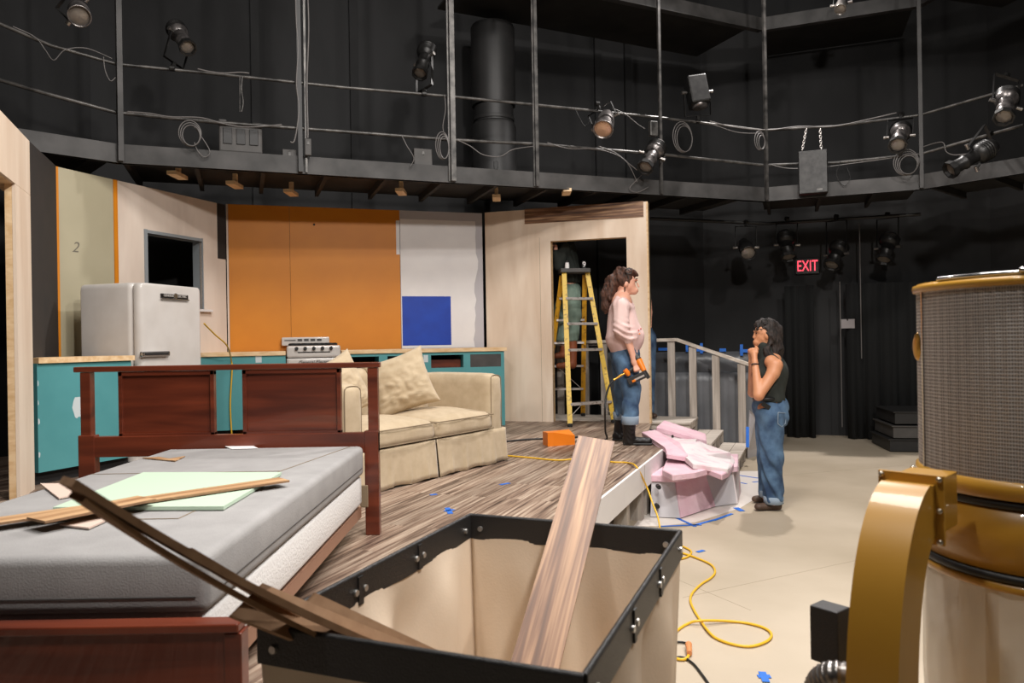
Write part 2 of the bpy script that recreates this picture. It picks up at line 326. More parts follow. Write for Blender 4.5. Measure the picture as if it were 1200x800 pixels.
# ---- smooth solids (tapered limbs, cloth, hair) meshed from a distance field
def smooth_solid(prims, h=.007, k=.02, wr=None, cut=None):
    P = []
    lo = np.full(3, 1e9); hi = -lo
    for q in prims:
        if q[0] == 'c': a, b, ra, rb = np.array(q[1]), np.array(q[2]), q[3], q[4]; r = max(ra, rb)*(max(q[5]) if len(q) > 5 else 1); l, g = np.minimum(a, b)-r, np.maximum(a, b)+r
        else: c, rad = np.array(q[1]), np.array(q[2]); l, g = c-max(rad), c+max(rad)
        P.append((l-k-2.5*h-.012, g+k+2.5*h+.012))
        if q[0] != 's': lo = np.minimum(lo, l); hi = np.maximum(hi, g)
    lo = lo-3*h-.015; hi = hi+3*h+.015; N = np.ceil((hi-lo)/h).astype(int)+1
    F = np.full(N, 5.0)
    ax = [lo[i]+np.arange(N[i])*h for i in range(3)]
    for q, (l, g) in zip(prims, P):
        i0 = np.maximum(np.floor((l-lo)/h).astype(int), 0); i1 = np.minimum(np.ceil((g-lo)/h).astype(int)+1, N)
        if (i1 <= i0).any(): continue
        X, Y, Z = np.meshgrid(ax[0][i0[0]:i1[0]], ax[1][i0[1]:i1[1]], ax[2][i0[2]:i1[2]], indexing='ij')
        if q[0] == 'c':
            a, b, ra, rb = np.array(q[1], float), np.array(q[2], float), q[3], q[4]
            sc = q[5] if len(q) > 5 else (1, 1, 1)
            d = (b-a); dx, dy, dz = [(A-a[i]) for i, A in enumerate((X, Y, Z))]
            L = max(float(d@d), 1e-12); t = np.clip((dx*d[0]+dy*d[1]+dz*d[2])/L, 0, 1)
            D = np.sqrt(((dx-t*d[0])/sc[0])**2+((dy-t*d[1])/sc[1])**2+((dz-t*d[2])/sc[2])**2)-(ra+(rb-ra)*t)
            D = D*min(sc)
        else:
            c, rad = q[1], q[2]
            xx, yy, zz = X-c[0], Y-c[1], Z-c[2]
            if len(q) > 3:
                R = np.array(q[3]); xx, yy, zz = [R[0, i]*xx+R[1, i]*yy+R[2, i]*zz for i in range(3)]
            kk = np.sqrt((xx/rad[0])**2+(yy/rad[1])**2+(zz/rad[2])**2); D = (kk-1)*min(rad)*1.1
        sl = tuple(slice(i0[i], i1[i]) for i in range(3)); A = F[sl]
        if q[0] == 's': F[sl] = np.maximum(A, -D)
        else:
            hh = np.clip(.5+.5*(A-D)/k, 0, 1); F[sl] = np.where(A > 2, D, A*(1-hh)+D*hh-k*hh*(1-hh))
    if wr or cut:
        X, Y, Z = np.meshgrid(*ax, indexing='ij')
        if wr: F = F+wr(X, Y, Z)
        if cut: F = np.maximum(F, cut(X, Y, Z))
    F[0] = F[-1] = 5; F[:, 0] = F[:, -1] = 5; F[:, :, 0] = F[:, :, -1] = 5
    # surface nets
    S = F < 0; n = np.array(F.shape)-1
    cnt = np.zeros(n, int); acc = np.zeros((*n, 3))
    sl = lambda o: tuple(slice(o[i], o[i]+n[i]) for i in range(3))
    for axis in range(3):
        for o1 in (0, 1):
            for o2 in (0, 1):
                a = [o1, o2]; a.insert(axis, 0); b = list(a); b[axis] = 1
                fa, fb = F[sl(a)], F[sl(b)]; cr = (fa < 0) != (fb < 0)
                t = np.where(cr, fa/np.where(fa-fb == 0, 1, fa-fb), 0)
                cnt += cr
                for i in range(3): acc[..., i] += np.where(cr, a[i]+(t if i == axis else 0), 0)
    idx = np.full(n, -1); m = cnt > 0; idx[m] = np.arange(m.sum())
    vv = acc[m]/cnt[m][:, None]; g = np.argwhere(m); V = lo+(g+vv)*h
    faces = []
    for axis in range(3):
        a = [0, 0, 0]; b = [0, 0, 0]; b[axis] = 1
        Sa = S[tuple(slice(1, F.shape[i]-1) if i != axis else slice(0, F.shape[i]-1) for i in range(3))]
        Sb = S[tuple(slice(1, F.shape[i]-1) if i != axis else slice(1, F.shape[i]) for i in range(3))]
        E_ = np.argwhere(Sa != Sb)
        fl = Sa[tuple(E_.T)]
        o = [i for i in range(3) if i != axis]
        base = E_.copy()
        for i in o: base[:, i] += 1
        def q(d1, d2):
            c = base.copy(); c[:, o[0]] -= d1; c[:, o[1]] -= d2; return idx[tuple(c.T)]
        Q = np.stack([q(1, 1), q(0, 1), q(0, 0), q(1, 0)], 1)
        if axis == 1: fl = ~fl
        Q[~fl] = Q[~fl][:, ::-1]; faces.append(Q)
    Q = np.concatenate(faces)
    # light relax
    for _ in range(2):
        A = np.zeros_like(V); c = np.zeros(len(V))
        for i in range(4):
            np.add.at(A, Q[:, i], V[Q[:, (i+1) % 4]]); np.add.at(c, Q[:, i], 1)
            np.add.at(A, Q[:, i], V[Q[:, (i-1) % 4]]); np.add.at(c, Q[:, i], 1)
        V = V*.4+.6*A/np.maximum(c, 1)[:, None]
    return V, Q
def solid(name, prims, mt, parent=None, h=.007, k=.02, wr=None, cut=None, label=None):
    V, Q = smooth_solid(prims, h, k, wr, cut)
    me = bpy.data.meshes.new(name); me.from_pydata([tuple(v) for v in V.tolist()], [], Q.tolist()); me.update()
    me.polygons.foreach_set('use_smooth', [True]*len(me.polygons))
    o = link_mesh(name, me, mt, parent)
    if label: o['label'] = label
    return o
def folds(a=.004, f=40, dz=1.0, ph=0):
    return lambda X, Y, Z: a*np.sin(f*(dz*Z+.5*np.sin(7*X+ph)+.35*np.sin(9*Y+2*ph)))*(.5+.5*np.sin(11*X+5*Z+ph))+.4*a*np.sin(f*1.9*(X+.6*Y+.5*Z)+ph)
def curls(a=.008, f=60):
    def g(X, Y, Z):
        wx = .020*np.sin(23*Z+9*Y)+.012*np.sin(41*Z+17*X); wy = .020*np.sin(27*Z+11*X+1)
        return a*np.sin(f*1.1*(X+wx)+.22*f*Z)*np.sin(f*.9*(Y+wy)+2)+.5*a*np.sin(2.3*f*(X+wy)+.6*f*Z)*np.cos(1.9*f*(Y+wx))+.5*a*np.sin(.45*f*(X+Y+1.7*Z))
    return g
def X3(v): return (v.x, v.y, v.z)

PL = .45                                    # deck height of the stage platform
# ------------------------------------------------------------------ the room
mb = MB(); mb.box((0, 4, -.05), (18, 20, .1)); tag(mb.build('floor', K['concrete']), kind='structure')
def wall(name, pts, z0, z1, t=.15, mt=K['black_wall']):
    m = MB()
    for a, b in zip(pts[:-1], pts[1:]):
        f = Fr(a, b); f.box(m, -.02, f.L+.02, -t, 0, z0, z1)
    return tag(m.build(name, mt), kind='structure')
wall('wall_back', [(-4.75, 8.45), (2.9, 11.15)], 0, 7.2)
wall('wall_right', [(2.9, 11.15), (6.4, 9.9), (8.0, 7.0), (8.0, -4)], 0, 7.2)
wall('wall_left', [(-8.0, -4), (-6.8, 4.6), (-4.75, 8.45)], 0, 7.2)
wall('wall_front', [(8.0, -4), (-8.0, -4)], 0, 7.2)
mb = MB(); mb.box((0, 4, 7.25), (18, 20, .1)); tag(mb.build('ceiling', K['black_wall']), kind='structure')
# floor joints
mb = MB()
for a, b in (((792, 678), (880, 715)), ((800, 700), (1010, 655)), ((880, 560), (1060, 545))):
    pa, pb = AZ(*a, 0), AZ(*b, 0); mb.bar(pa, pb, .004, .001)
mb.build('trim_1', mat('floor joint', C3(150, 136, 116), .7))['kind'] = 'structure'
# masonry / duct pilasters on the back wall
fw = Fr((-4.75, 8.45), (2.9, 11.15))
mb = MB()
for px in (300, 415, 735, 700, 865):
    u, z = fw.uz(px, 120); fw.box(mb, u-.05, u+.05, 0, .05, 0, 7.2)
mb.build('trim_2', K['black_wall'])['kind'] = 'structure'

# ------------------------------------------------------------------ catwalks
CW = [AZ(-60, 130, 3.05), AZ(40, 173, 3.05), AZ(140, 191, 3.05), AZ(897, 236, 3.05), AZ(1079, 222, 3.05), AZ(1200, 203, 3.05), Vector((5.9, 5.6, 3.05))]
CW[0] = Vector((-3.95, 4.6, 3.05)); CW[1].x = -4.05
def line_at(px):
    best = None
    for a, b in zip(CW[:-1], CW[1:]):
        f = Fr(a, b); d = ray(px, 200); den = d.dot(f.n)
        if abs(den) < 1e-6: continue
        t = f.o.dot(f.n)/den; q = d*t; u = (Vector((q.x, q.y, 0))-f.o).dot(f.u)
        if -.02 <= u <= f.L+.02 and t > 0: return Vector((q.x, q.y, 0)), f
    return None
cw = thing('catwalk', 'dark steel catwalk ringing the room above the set, with rails and uprights', 'catwalk', (0, 8.2, 3.05))
mb = MB(); mu = MB(); mj = MB()
for a, b in zip(CW[:-1], CW[1:]):
    f = Fr(a, b); f.box(mb, -.01, f.L+.01, -.05, 0, 3.05, 3.22)
    f.box(mb, -.01, f.L+.01, -.06, .012, 3.05, 3.065)
    f.box(mu, -.05, f.L+.05, -1.35, -.055, 3.17, 3.2)
    k = 0
    while k*.6 < f.L:
        f.box(mj, k*.6, k*.6+.04, -1.3, -.06, 3.09, 3.168); k += 1
mb.build('edge_beam', K['beam'], cw); mu.build('deck', K['under'], cw); mj.build('joist', K['under'], cw)
for px, top, wd, kk in ((140, 7.1, .045, 'beam'), (352, 7.1, .04, 'steel_black'), (359, 7.1, .02, 'pipe'), (530, 7.1, .05, 'pipe'), (628, 7.1, .035, 'pipe'), (773, 7.1, .03, 'pipe'), (896, 7.1, .035, 'pipe'), (1079, 7.1, .04, 'beam')):
    q, f = line_at(px); u = (q-f.o).dot(f.u); m = MB(); f.box(m, u-wd/2, u+wd/2, .016, .016+wd, 3.06, top); 
    if px in (530, 628): f.box(m, u-wd/2-.02, u-wd/2-.004, .02, .03, 3.06, top)
    m.build('upright_post', K[kk], cw)
def rail(samples, r, name='guard_rail'):
    pts = []
    for px, py in samples:
        q, f = line_at(px); u, z = f.uz(px, py); pts.append(f.p(u, -.03, z))
    m = MB(); m.tube(pts, r, 8); return m.build(name, K['pipe'], cw)
rail([(2, 27), (60, 52), (138, 74), (250, 85), (400, 101), (530, 112), (630, 122), (775, 137), (896, 152), (980, 147), (1078, 134), (1198, 99)], .016)
rail([(2, 93), (60, 110), (138, 131), (250, 142), (400, 153), (530, 163), (630, 168), (775, 180), (896, 193), (980, 190), (1078, 180), (1198, 146)], .018)
# cables dressed along the rails (parts of no rail: loose runs)
def cwp(px, py, n=.02):
    q, f = line_at(px); u, z = f.uz(px, py); return f.p(u, n, z)
def cable(name, label, pts, r=.006, n=.03, mt=None, closed=False, group=None):
    P_ = [cwp(p[0], p[1], n+(p[2] if len(p) > 2 else 0)) for p in pts]
    m = MB(); m.tube(spline(P_, 6, closed), r, 6, closed); return tag(m.build(name, mt or K['cable']), label, 'cable', group)
cable('electrical_cable', 'thin cable run taped under the lower rail at upper left', [(150, 132), (175, 134), (200, 138), (235, 139), (262, 146), (290, 150), (330, 147)], .007)
cable('electrical_cable', 'thin cable tied along the top rail left of the suspended bin', [(232, 82), (245, 85), (262, 87), (280, 86), (292, 87)], .007)
cable('electrical_cable', 'cable looping off the lower rail left of the centre post pair', [(535, 165), (550, 172), (565, 182), (585, 184), (600, 176), (625, 172)], .005)
cable('electrical_cable', 'cable draped along the top rail above the chained black box', [(830, 143), (860, 150), (900, 153), (935, 149), (975, 149), (1020, 140), (1050, 133)], .007)
cable('electrical_cable', 'cable dipping from lower rail toward the horizontal fixture at far right', [(1080, 173), (1105, 167), (1110, 178), (1120, 182), (1140, 180)], .006)
cable('electrical_cable', 'long sagging cable between lower rail and the silver fixture by the thin post', [(700, 172), (720, 180), (735, 192), (745, 200)], .006)
cable('electrical_cable', 'cable hanging beside the twin left post', [(346, 0), (347, 30), (349, 60), (347, 100), (350, 130), (345, 165), (340, 168)], .008, .05)
cable('electrical_cable', 'cable running down right of the twin left post to a dark plug', [(360, 0), (361, 40), (359, 100), (360, 150), (360, 164)], .007, .07)
def coil(px, py, rx, ry, label, turns=3, n=.05):
    q, f = line_at(px); u, z = f.uz(px, py); s_ = q.y/FPX; m = MB()
    for k in range(turns):
        P_ = [f.p(u+(rx-k*1.3)*s_*math.cos(a)+k*.006, n+k*.012, z+(ry-k*1.5)*s_*math.sin(a)-k*.012) for a in [2*PI*i/28 for i in range(28)]]
        m.tube(P_, .0055, 6, True)
    return tag(m.build('cable_coil', K['cable']), label, 'cable', 'cable coils hung on the catwalk rails')
coil(223, 158, 12, 15, 'round cable coil hanging on lower rail between left post and the bin')
coil(517, 172, 8, 16, 'narrow cable coil hanging just left of the doubled centre post')
coil(797, 162, 13, 18, 'cable coil hanging right of the silver fixture at the thin post')
coil(887, 166, 7, 11, 'small cable coil left of the corner post of catwalk')
coil(1060, 193, 13, 15, 'cable coil hanging beneath the fixture left of the right-hand post', 4, .12)
for i_, (pts_, lab_) in enumerate([
    ([(10, 31), (40, 45), (52, 60), (62, 72), (75, 60), (100, 58), (130, 70)], 'cable sagging from the top rail near the left edge'),
    ([(120, 68), (122, 84), (128, 96), (134, 92)], 'short cable tail hanging off the top rail beside the first post'),
    ([(226, 148), (234, 158), (246, 178), (240, 185), (232, 178), (228, 168)], 'cable tail hanging below the left coil'),
    ([(470, 160), (476, 172), (484, 186), (480, 196)], 'thin cable hanging from lower rail onto dark flat box'),
    ([(520, 112), (521, 130), (518, 150), (522, 165)], 'short cable drop between the rails left of doubled post'),
    ([(640, 168), (665, 175), (700, 176), (730, 188), (745, 214)], 'cable run sagging under the lower rail toward the slanting fixture'),
    ([(672, 128), (678, 140), (684, 149), (690, 142)], 'black cable loop hanging left of the warm-lensed can light'),
    ([(716, 128), (730, 134), (745, 146), (754, 152)], 'cable from the can light down to the pale wall box'),
    ([(805, 142), (830, 146), (862, 156), (892, 157)], 'second cable sagging beneath top rail right of the floodlight'),
    ([(905, 194), (925, 198), (960, 197), (1000, 192), (1045, 186)], 'cable lashed along the lower rail under the chained box'),
    ([(985, 190), (980, 205), (988, 218), (996, 210), (992, 196)], 'dim cable loop hanging right of the chained black box'),
    ([(750, 206), (742, 214), (736, 222), (745, 226), (758, 220)], 'cable loop resting on the ledge under the slanting fixture')]):
    cable('electrical_cable', lab_, pts_, .0045, .035, K['ers_dk'] if i_ in (6, 10) else None)
# upper catwalk
UC = [AZ(560, -34, 5.35), AZ(893, 36, 5.35), AZ(1075, 8, 5.35), Vector((5.6, 6.6, 5.35))]
uc = thing('upper_catwalk', 'grey edge beams of the upper catwalk meeting in a corner at the top', 'catwalk', (3.1, 9, 5.35))
for a, b in zip(UC[:-1], UC[1:]):
    m = MB(); f = Fr(a, b); f.box(m, -.01, f.L, -.06, 0, 5.35, 5.52); f.box(m, -.01, f.L, -.07, .015, 5.35, 5.363); m.build('edge_beam', K['beam'], uc)
    m = MB(); f.box(m, 0, f.L, -1.3, -.07, 5.48, 5.51); m.build('deck', K['under'], uc)

# ------------------------------------------------------------------ stage platform
E0 = (-1.26+.393*.62, .62); KK = AZ(780, 522, PL); K3 = AZ(760, 504, PL)
poly = [(-4.6, .62), E0, (KK.x, KK.y), (K3.x, K3.y), (1.60, 8.57), (.1, 9.08), (-.36, 9.2), (-3.35, 8.4), (-4.6, 6.6)]
sp = thing('stage_platform', 'low stage platform with dark streaked laminate plank deck and white edge', 'platform', (0, 5, 0))
mb = MB(); mb.prism(poly, PL-.02, PL); mb.build('deck', K['plank'], sp)
mb = MB(); mb.prism([(p[0]*.985-.0, p[1]) for p in poly], PL-.1, PL-.021); mb.build('framing', K['lumber_grey'], sp)
fe = Fr(E0, (KK.x, KK.y))
mb = MB(); fe.box(mb, 0, fe.L+.004, .001, .02, PL-.19, PL-.002); mb.build('fascia', K['white_paint'], sp, label='white fascia board with a joint')
mb = MB(); fe.box(mb, fe.L-1.05, fe.L-1.046, .0195, .0215, PL-.19, PL-.004); mb.build('fascia_joint', K['linen_dk'], sp)
f2 = Fr((KK.x, KK.y), (K3.x, K3.y)); mb = MB(); f2.box(mb, 0.02, f2.L, 0.001, .02, PL-.19, PL-.002); mb.build('fascia', K['white_paint'], sp)
for u in (.5, 1.6, 2.7, 3.6, 4.35, 5.05, 5.55, 5.75):
    m = MB(); fe.box(m, u-.045, u+.045, -.12, -.02, 0, PL-.1); m.build('leg', K['lumber_grey_v'], sp)
for x, y in ((-3.9, 1.2), (-2, 1.2), (-3.9, 4), (-2.2, 3.6), (-1.4, 6.5), (0, 7.9), (-2.8, 7.6), (.6, 6.6), (1.2, 8.4)):
    m = MB(); m.box((x, y, (PL-.1)/2), (.09, .09, PL-.1)); m.build('leg', K['lumber_grey_v'], sp)
# grey boarded landing behind the door flat
f = Fr((1.64, 8.62), ang=math.atan2(-.37, .93))
ld = thing('landing', 'grey-washed board landing behind the doorway flat at the top of the steps', 'landing', (1.9, 9.3, 0))
SD = Vector((.93, -.37, 0)).normalized(); SW = Vector((.37, .93, 0)).normalized()
S3 = AZ(875, 519, .15); S3.z = 0
fs = Fr((S3-SD*1.4-SW*1.25), ang=math.atan2(SD.y, SD.x))          # u downhill, -n to the far side
for k in range(5):
    m = MB(); fs.box(m, -1.6, .84, -1.25+.134*k, -1.25+.134*k+.129, PL-.025, PL, .003); m.build('board', K['lumber_grey'], ld)
m = MB(); fs.box(m, -1.55, .83, -1.25, -.61, .36, PL-.026); m.build('frame', K['lumber_grey'], ld)
for u in (-1.5, -.7, .0, .78):
    for n_ in (-1.22, -.68):
        m = MB(); fs.box(m, u, u+.05, n_-.02, n_+.04, 0, .36); m.build('leg', K['lumber_grey_v'], ld)
st = thing('stair_unit', 'short flight of grey-washed wooden steps leading down behind the pink foam', 'stairs', (2.4, 8.4, 0))
for i, z in enumerate((.30, .15)):
    u0 = .845+.28*i+.0; u1 = u0+.30
    for j in range(2):
        m = MB(); fs.box(m, u0+j*.148, u0+j*.148+.144, -1.25, -.02, z-.03, z, .004); m.build('tread', K['lumber_grey'], st)
    m = MB()
    for n_ in (-1.24, -.85, -.45, -.06):
        fs.box(m, u1-.06, u1-.01, n_, n_+.04, 0, z-.031)
    fs.box(m, u1-.062, u1-.04, -1.2, -.06, z-.09, z-.032)
    m.build('riser_frame', K['lumber_grey_v'], st)
# rail along the far side of steps
rl = thing('stair_railing', 'grey-washed wooden railing, level then sloping down beside the steps', 'railing', (2.0, 9.2, PL))
def RP(px, py): u, z = fs.uz(px, py, -1.28); return u, z
tops = [(640, 400), (793, 396), (878, 425)]
T3 = [RP(*p) for p in tops]
for (ua, za), (ub, zb) in zip(T3[:-1], T3[1:]):
    m = MB(); m.bar(fs.p(ua, -1.29, za-.02), fs.p(ub, -1.29, zb-.02), .09, .04, bevel=.004); m.build('handrail', K['lumber_grey'], rl)
for px, z0 in ((686, PL), (708, PL), (787, PL), (812, .30), (839, .30), (869, .15), (657, PL)):
    u, _ = RP(px, 440); 
    zt = T3[0][1]+(T3[1][1]-T3[0][1])*(u-T3[0][0])/(T3[1][0]-T3[0][0]) if u < T3[1][0] else T3[1][1]+(T3[2][1]-T3[1][1])*(u-T3[1][0])/(T3[2][0]-T3[1][0])
    m = MB(); fs.box(m, u-.044, u+.044, -1.31, -1.265, 0 if u > .8 else PL-.02, zt-.045, .003); m.build('baluster', K['lumber_grey_v'], rl)
# grey plastic sheets hung behind the railing
fp = Fr(fs.p(-.3, -1.62, 0), ang=math.atan2(SD.y, SD.x))
def sheet(name, label, u0, u1, z0, z1, n_, mt, cat='plastic sheet'):
    V = []; Fc = []; nu, nz = 40, 8
    for i in range(nu+1):
        for j in range(nz+1):
            u = u0+(u1-u0)*i/nu; z = z0+(z1-z0)*j/nz; V.append(fp.p(u, n_+.012*math.sin(u*17+z*2)+.006*math.sin(u*43), z))
    for i in range(nu):
        for j in range(nz): a = i*(nz+1)+j; Fc.append((a, a+nz+1, a+nz+2, a+1))
    m = MB(); m.add(V, Fc, True); o = m.build(name, mt); md = o.modifiers.new('solid', 'SOLIDIFY'); md.thickness = .002; return tag(o, label, cat)
sheet('plastic_sheet', 'dark grey plastic sheet taped up behind the stair railing', -.1, 2.0, .02, 1.24, 0, K['grey_sheet'])
sheet('plastic_sheet', 'lighter grey sheet hanging lower, in front of the dark one behind railing', .3, 1.95, .02, .98, .06, K['grey_sheet2'])
for i, (px, py, w_, h_, rot) in enumerate([(777, 409, .12, .035, 0), (805, 408, .03, .09, 0), (822, 408, .035, .13, 0), (822, 410, .12, .035, 0), (847, 410, .08, .04, 0), (869, 410, .035, .14, 0), (872, 411, .10, .04, 0), (932, 411, .1, .03, 0)][:7]):
    u, z = fp.uz(px, py, .02); m = MB(); fp.box(m, u-w_/2, u+w_/2, .018, .02+.001*i, z-h_/2, z+h_/2)
    tag(m.build('masking_tape', K['tape']), 'blue tape strip holding up the grey sheet behind the railing', 'tape', 'blue tape along top of the grey sheet')

# ------------------------------------------------------------------ scenery flats
ZT = 2.95
A1 = AZ(66, 195, ZT); A2 = AZ(137, 209.5, ZT); A3 = AZ(262, 237, ZT)
B1 = AZ(267, 239, ZT+.02); B2 = AZ(469, 248.5, ZT+.02); B3 = AZ(568, 250, ZT+.02)
D2 = AZ(757, 236, ZT+.03)
A3 = Vector((B1.x-.01, B1.y-.06, ZT)); A2 = Vector((A1.x+(A3.x-A1.x)*.30, A1.y+(A3.y-A1.y)*.30, 0))
fa = Fr(A1, A3)
ub = fa.uz(137, 300)[0]
# dark flat
D0 = Vector((-3.37, 5.13, 0))
fd = Fr(D0, A1)
m = MB(); m.prism([X3(fd.p(0, 0, 0))[:2], X3(fd.p(fd.L-.02, 0, 0))[:2], X3(fd.p(fd.L-.02, -.05, 0))[:2], X3(fd.p(0, -.05, 0))[:2]], PL, [2.9, ZT, ZT, 2.9])
tag(m.build('scenery_flat', K['black_flat']), 'narrow dark brown-black scenery flat between bare doorway flat and sage panel', 'scenery flat')
t = thing('scenery_flat', 'sage green painted flat with a pencilled 2, behind the refrigerator', 'scenery flat', fa.p(.4, 0, PL))
m = MB(); fa.box(m, .015, ub-.03, -.03, 0, PL, ZT); m.build('panel', K['sage'], t)
m = MB(); fa.box(m, -.015, .012, -.032, .006, PL, ZT); fa.box(m, ub-.028, ub+.012, -.03, .006, PL, ZT); m.build('orange_edge_strip', K['orange'], t)
u, z = fa.uz(88, 290); put_text('pencil_mark', '2', .13, fa, u, .001, z, K['pencil'], t, .0003, .3)
# plywood flat with window opening
t = thing('scenery_flat', 'bare pale plywood flat with a grey framed window opening, above refrigerator', 'scenery flat', fa.p(1.2, 0, PL))
(wu0, wz1), (wu1, _) = fa.uz(172, 273), fa.uz(236, 283)
wz1 = fa.uz(172, 273)[1]; wz0 = fa.uz(236, 362)[1]
m = MB(); ua, uz_ = ub+.014, fa.L
fa.box(m, ua, wu0, -.03, 0, PL, ZT); fa.box(m, wu1, uz_, -.03, 0, PL, ZT); fa.box(m, wu0, wu1, -.03, 0, wz1, ZT); fa.box(m, wu0, wu1, -.03, 0, PL, wz0)
m.build('panel', K['ply_grey'], t)
m = MB(); e = .035
fa.box(m, wu0-e, wu0, -.12, .012, wz0-e, wz1+e); fa.box(m, wu1, wu1+.012, -.12, .012, wz0-e, wz1+e); fa.box(m, wu0, wu1, -.12, .012, wz1, wz1+.03); fa.box(m, wu0, wu1, -.12, .012, wz0-.03, wz0)
m.build('window_frame', K['greyblue'], t)
m = MB(); fa.box(m, wu0-.06, wu1+.1, 0.013, .05, wz0-.03, wz0-.005, .003); m.build('window_sill', K['white_paint'], t)
u0, z0 = fa.uz(254, 236); u1, z1 = fa.uz(265, 304); m = MB(); fa.box(m, u0, min(u1, fa.L), .0005, .004, z1, ZT); m.build('black_strip', K['black_flat'], t)
# orange and white back wall
fb = Fr(B1, B3)
us = fb.uz(340, 300)[0]; uw = fb.uz(469, 300)[0]; ug = fb.uz(556, 300)[0]; ZB = ZT+.02
t = thing('scenery_flat', 'left bright orange painted flat, beside the plywood window flat', 'scenery flat', fb.p(.4, 0, PL))
m = MB(); fb.box(m, 0, us-.003, -.03, 0, PL, ZB); m.build('panel', K['orange'], t)
m = MB(); fb.box(m, -.02, -.002, -.03, .004, PL+.9, ZB); m.build('edge', K['ply_grey'], t)
t = thing('scenery_flat', 'wider orange painted flat above the white stove with one bolt hole', 'scenery flat', fb.p(1.4, 0, PL))
m = MB(); fb.box(m, us, uw-.003, -.03, 0, PL, ZB); m.build('panel', K['orange'], t)
u, z = fb.uz(368, 263); m = MB(); m.cyl(fb.p(u, -.002, z), fb.p(u, .002, z), .012, .012, 12); m.build('bolt_hole', K['dark'], t)
t = thing('scenery_flat', 'white painted flat with a blue square at its lower left', 'scenery flat', fb.p(2.4, 0, PL))
m = MB(); fb.box(m, uw, fb.L-.035, -.03, 0, PL, ZB); m.build('panel', K['greywhite'], t)
# ragged rollered white area
zb_ = PL+.9; V = [fb.p(uw+.005, .001, zb_), fb.p(uw+.005, .001, ZB-.1)]; 
rr = random.Random(3); N = 16
ed = [fb.p(ug-.02+rr.uniform(-.015, .02)+(.05 if .25 < i/N < .42 else 0)+.04*(1-i/N), .001, ZB-.1-(ZB-.1-zb_)*i/N) for i in range(N+1)]
m = MB(); ctr = V+ed
m.add(ctr, [list(range(len(ctr)))]); o = m.build('white_roller_area', K['white_paint'], t)
(u0, z1), (u1, z0) = fb.uz(471, 347), fb.uz(529, 404)
m = MB(); fb.box(m, u0, u1, .0015, .003, z0, z1); m.build('blue_square', K['blue'], t, label='blue painted square')
m = MB(); fb.box(m, uw-.045, uw-.004, .0005, .002, 2.45, ZB-.12); m.build('primer_dab', K['white_paint'], t)
# door flat
fD = Fr(B3, D2); ZD = ZT+.03
t = thing('scenery_flat', 'bare plywood doorway flat with dark plank header, behind the ladder', 'scenery flat', fD.p(1, 0, PL))
(du0, dz), (du1, dz2) = fD.uz(645, 283), fD.uz(734, 277); dz = (dz+dz2)/2
m = MB(); fD.box(m, .0, du0, -.02, 0, PL, ZD); fD.box(m, du1, fD.L, -.02, 0, PL, ZD); fD.box(m, du0, du1, -.02, 0, dz, ZD); m.build('panel', K['ply'], t)
m = MB()
fD.box(m, du0-.03, du0, -.11, -.021, PL, dz+.03); fD.box(m, du1, du1+.03, -.11, -.021, PL, dz+.03); fD.box(m, du0, du1, -.11, -.021, dz, dz+.03)
fD.box(m, fD.L-.03, fD.L+.0, -.11, -.021, PL, ZD); fD.box(m, fD.L+.0005, fD.L+.018, -.11, 0.001, PL, ZD)
m.build('frame', K['pine'], t)
hu0 = fD.uz(615, 250)[0]; hz = fD.uz(685, 258)[1]
m = MB(); fD.box(m, hu0, fD.L-.03, .001, .014, hz, ZD+.005); m.build('header_plank', K['lam_header'], t, label='dark laminate plank across the top')
m = MB(); us_ = fD.uz(634, 400)[0]; fD.box(m, us_, us_+.003, 0, .0012, PL, dz+.05); m.build('panel_joint', K['linen_dk'], t)
# left doorway flat
L0 = Vector((-2.55, 3.2, 0)); L1 = Vector((-3.28, 5.08, 0))
fL = Fr(L0, L1); ZL = 2.83
t = thing('scenery_flat', 'bare plywood doorway flat cut off by the left edge of the photo', 'scenery flat', fL.p(1, 0, PL))
ul = fL.uz(21, 400)[0]; zl = fL.uz(15, 213)[1]
m = MB(); fL.box(m, ul, fL.L, -.02, 0, PL, zl); fL.box(m, 0, fL.L, -.02, 0, zl+.002, ZL); m.build('panel', K['ply'], t)
m = MB(); fL.box(m, ul, ul+.03, -.06, -.021, PL, zl); fL.box(m, 0, fL.L, -.13, -.021, zl, zl+.03); fL.box(m, fL.L-.03, fL.L, -.09, -.021, PL, ZL); fL.box(m, 0, .1, -.09, 0, PL, zl)
m.build('frame', K['pine'], t)

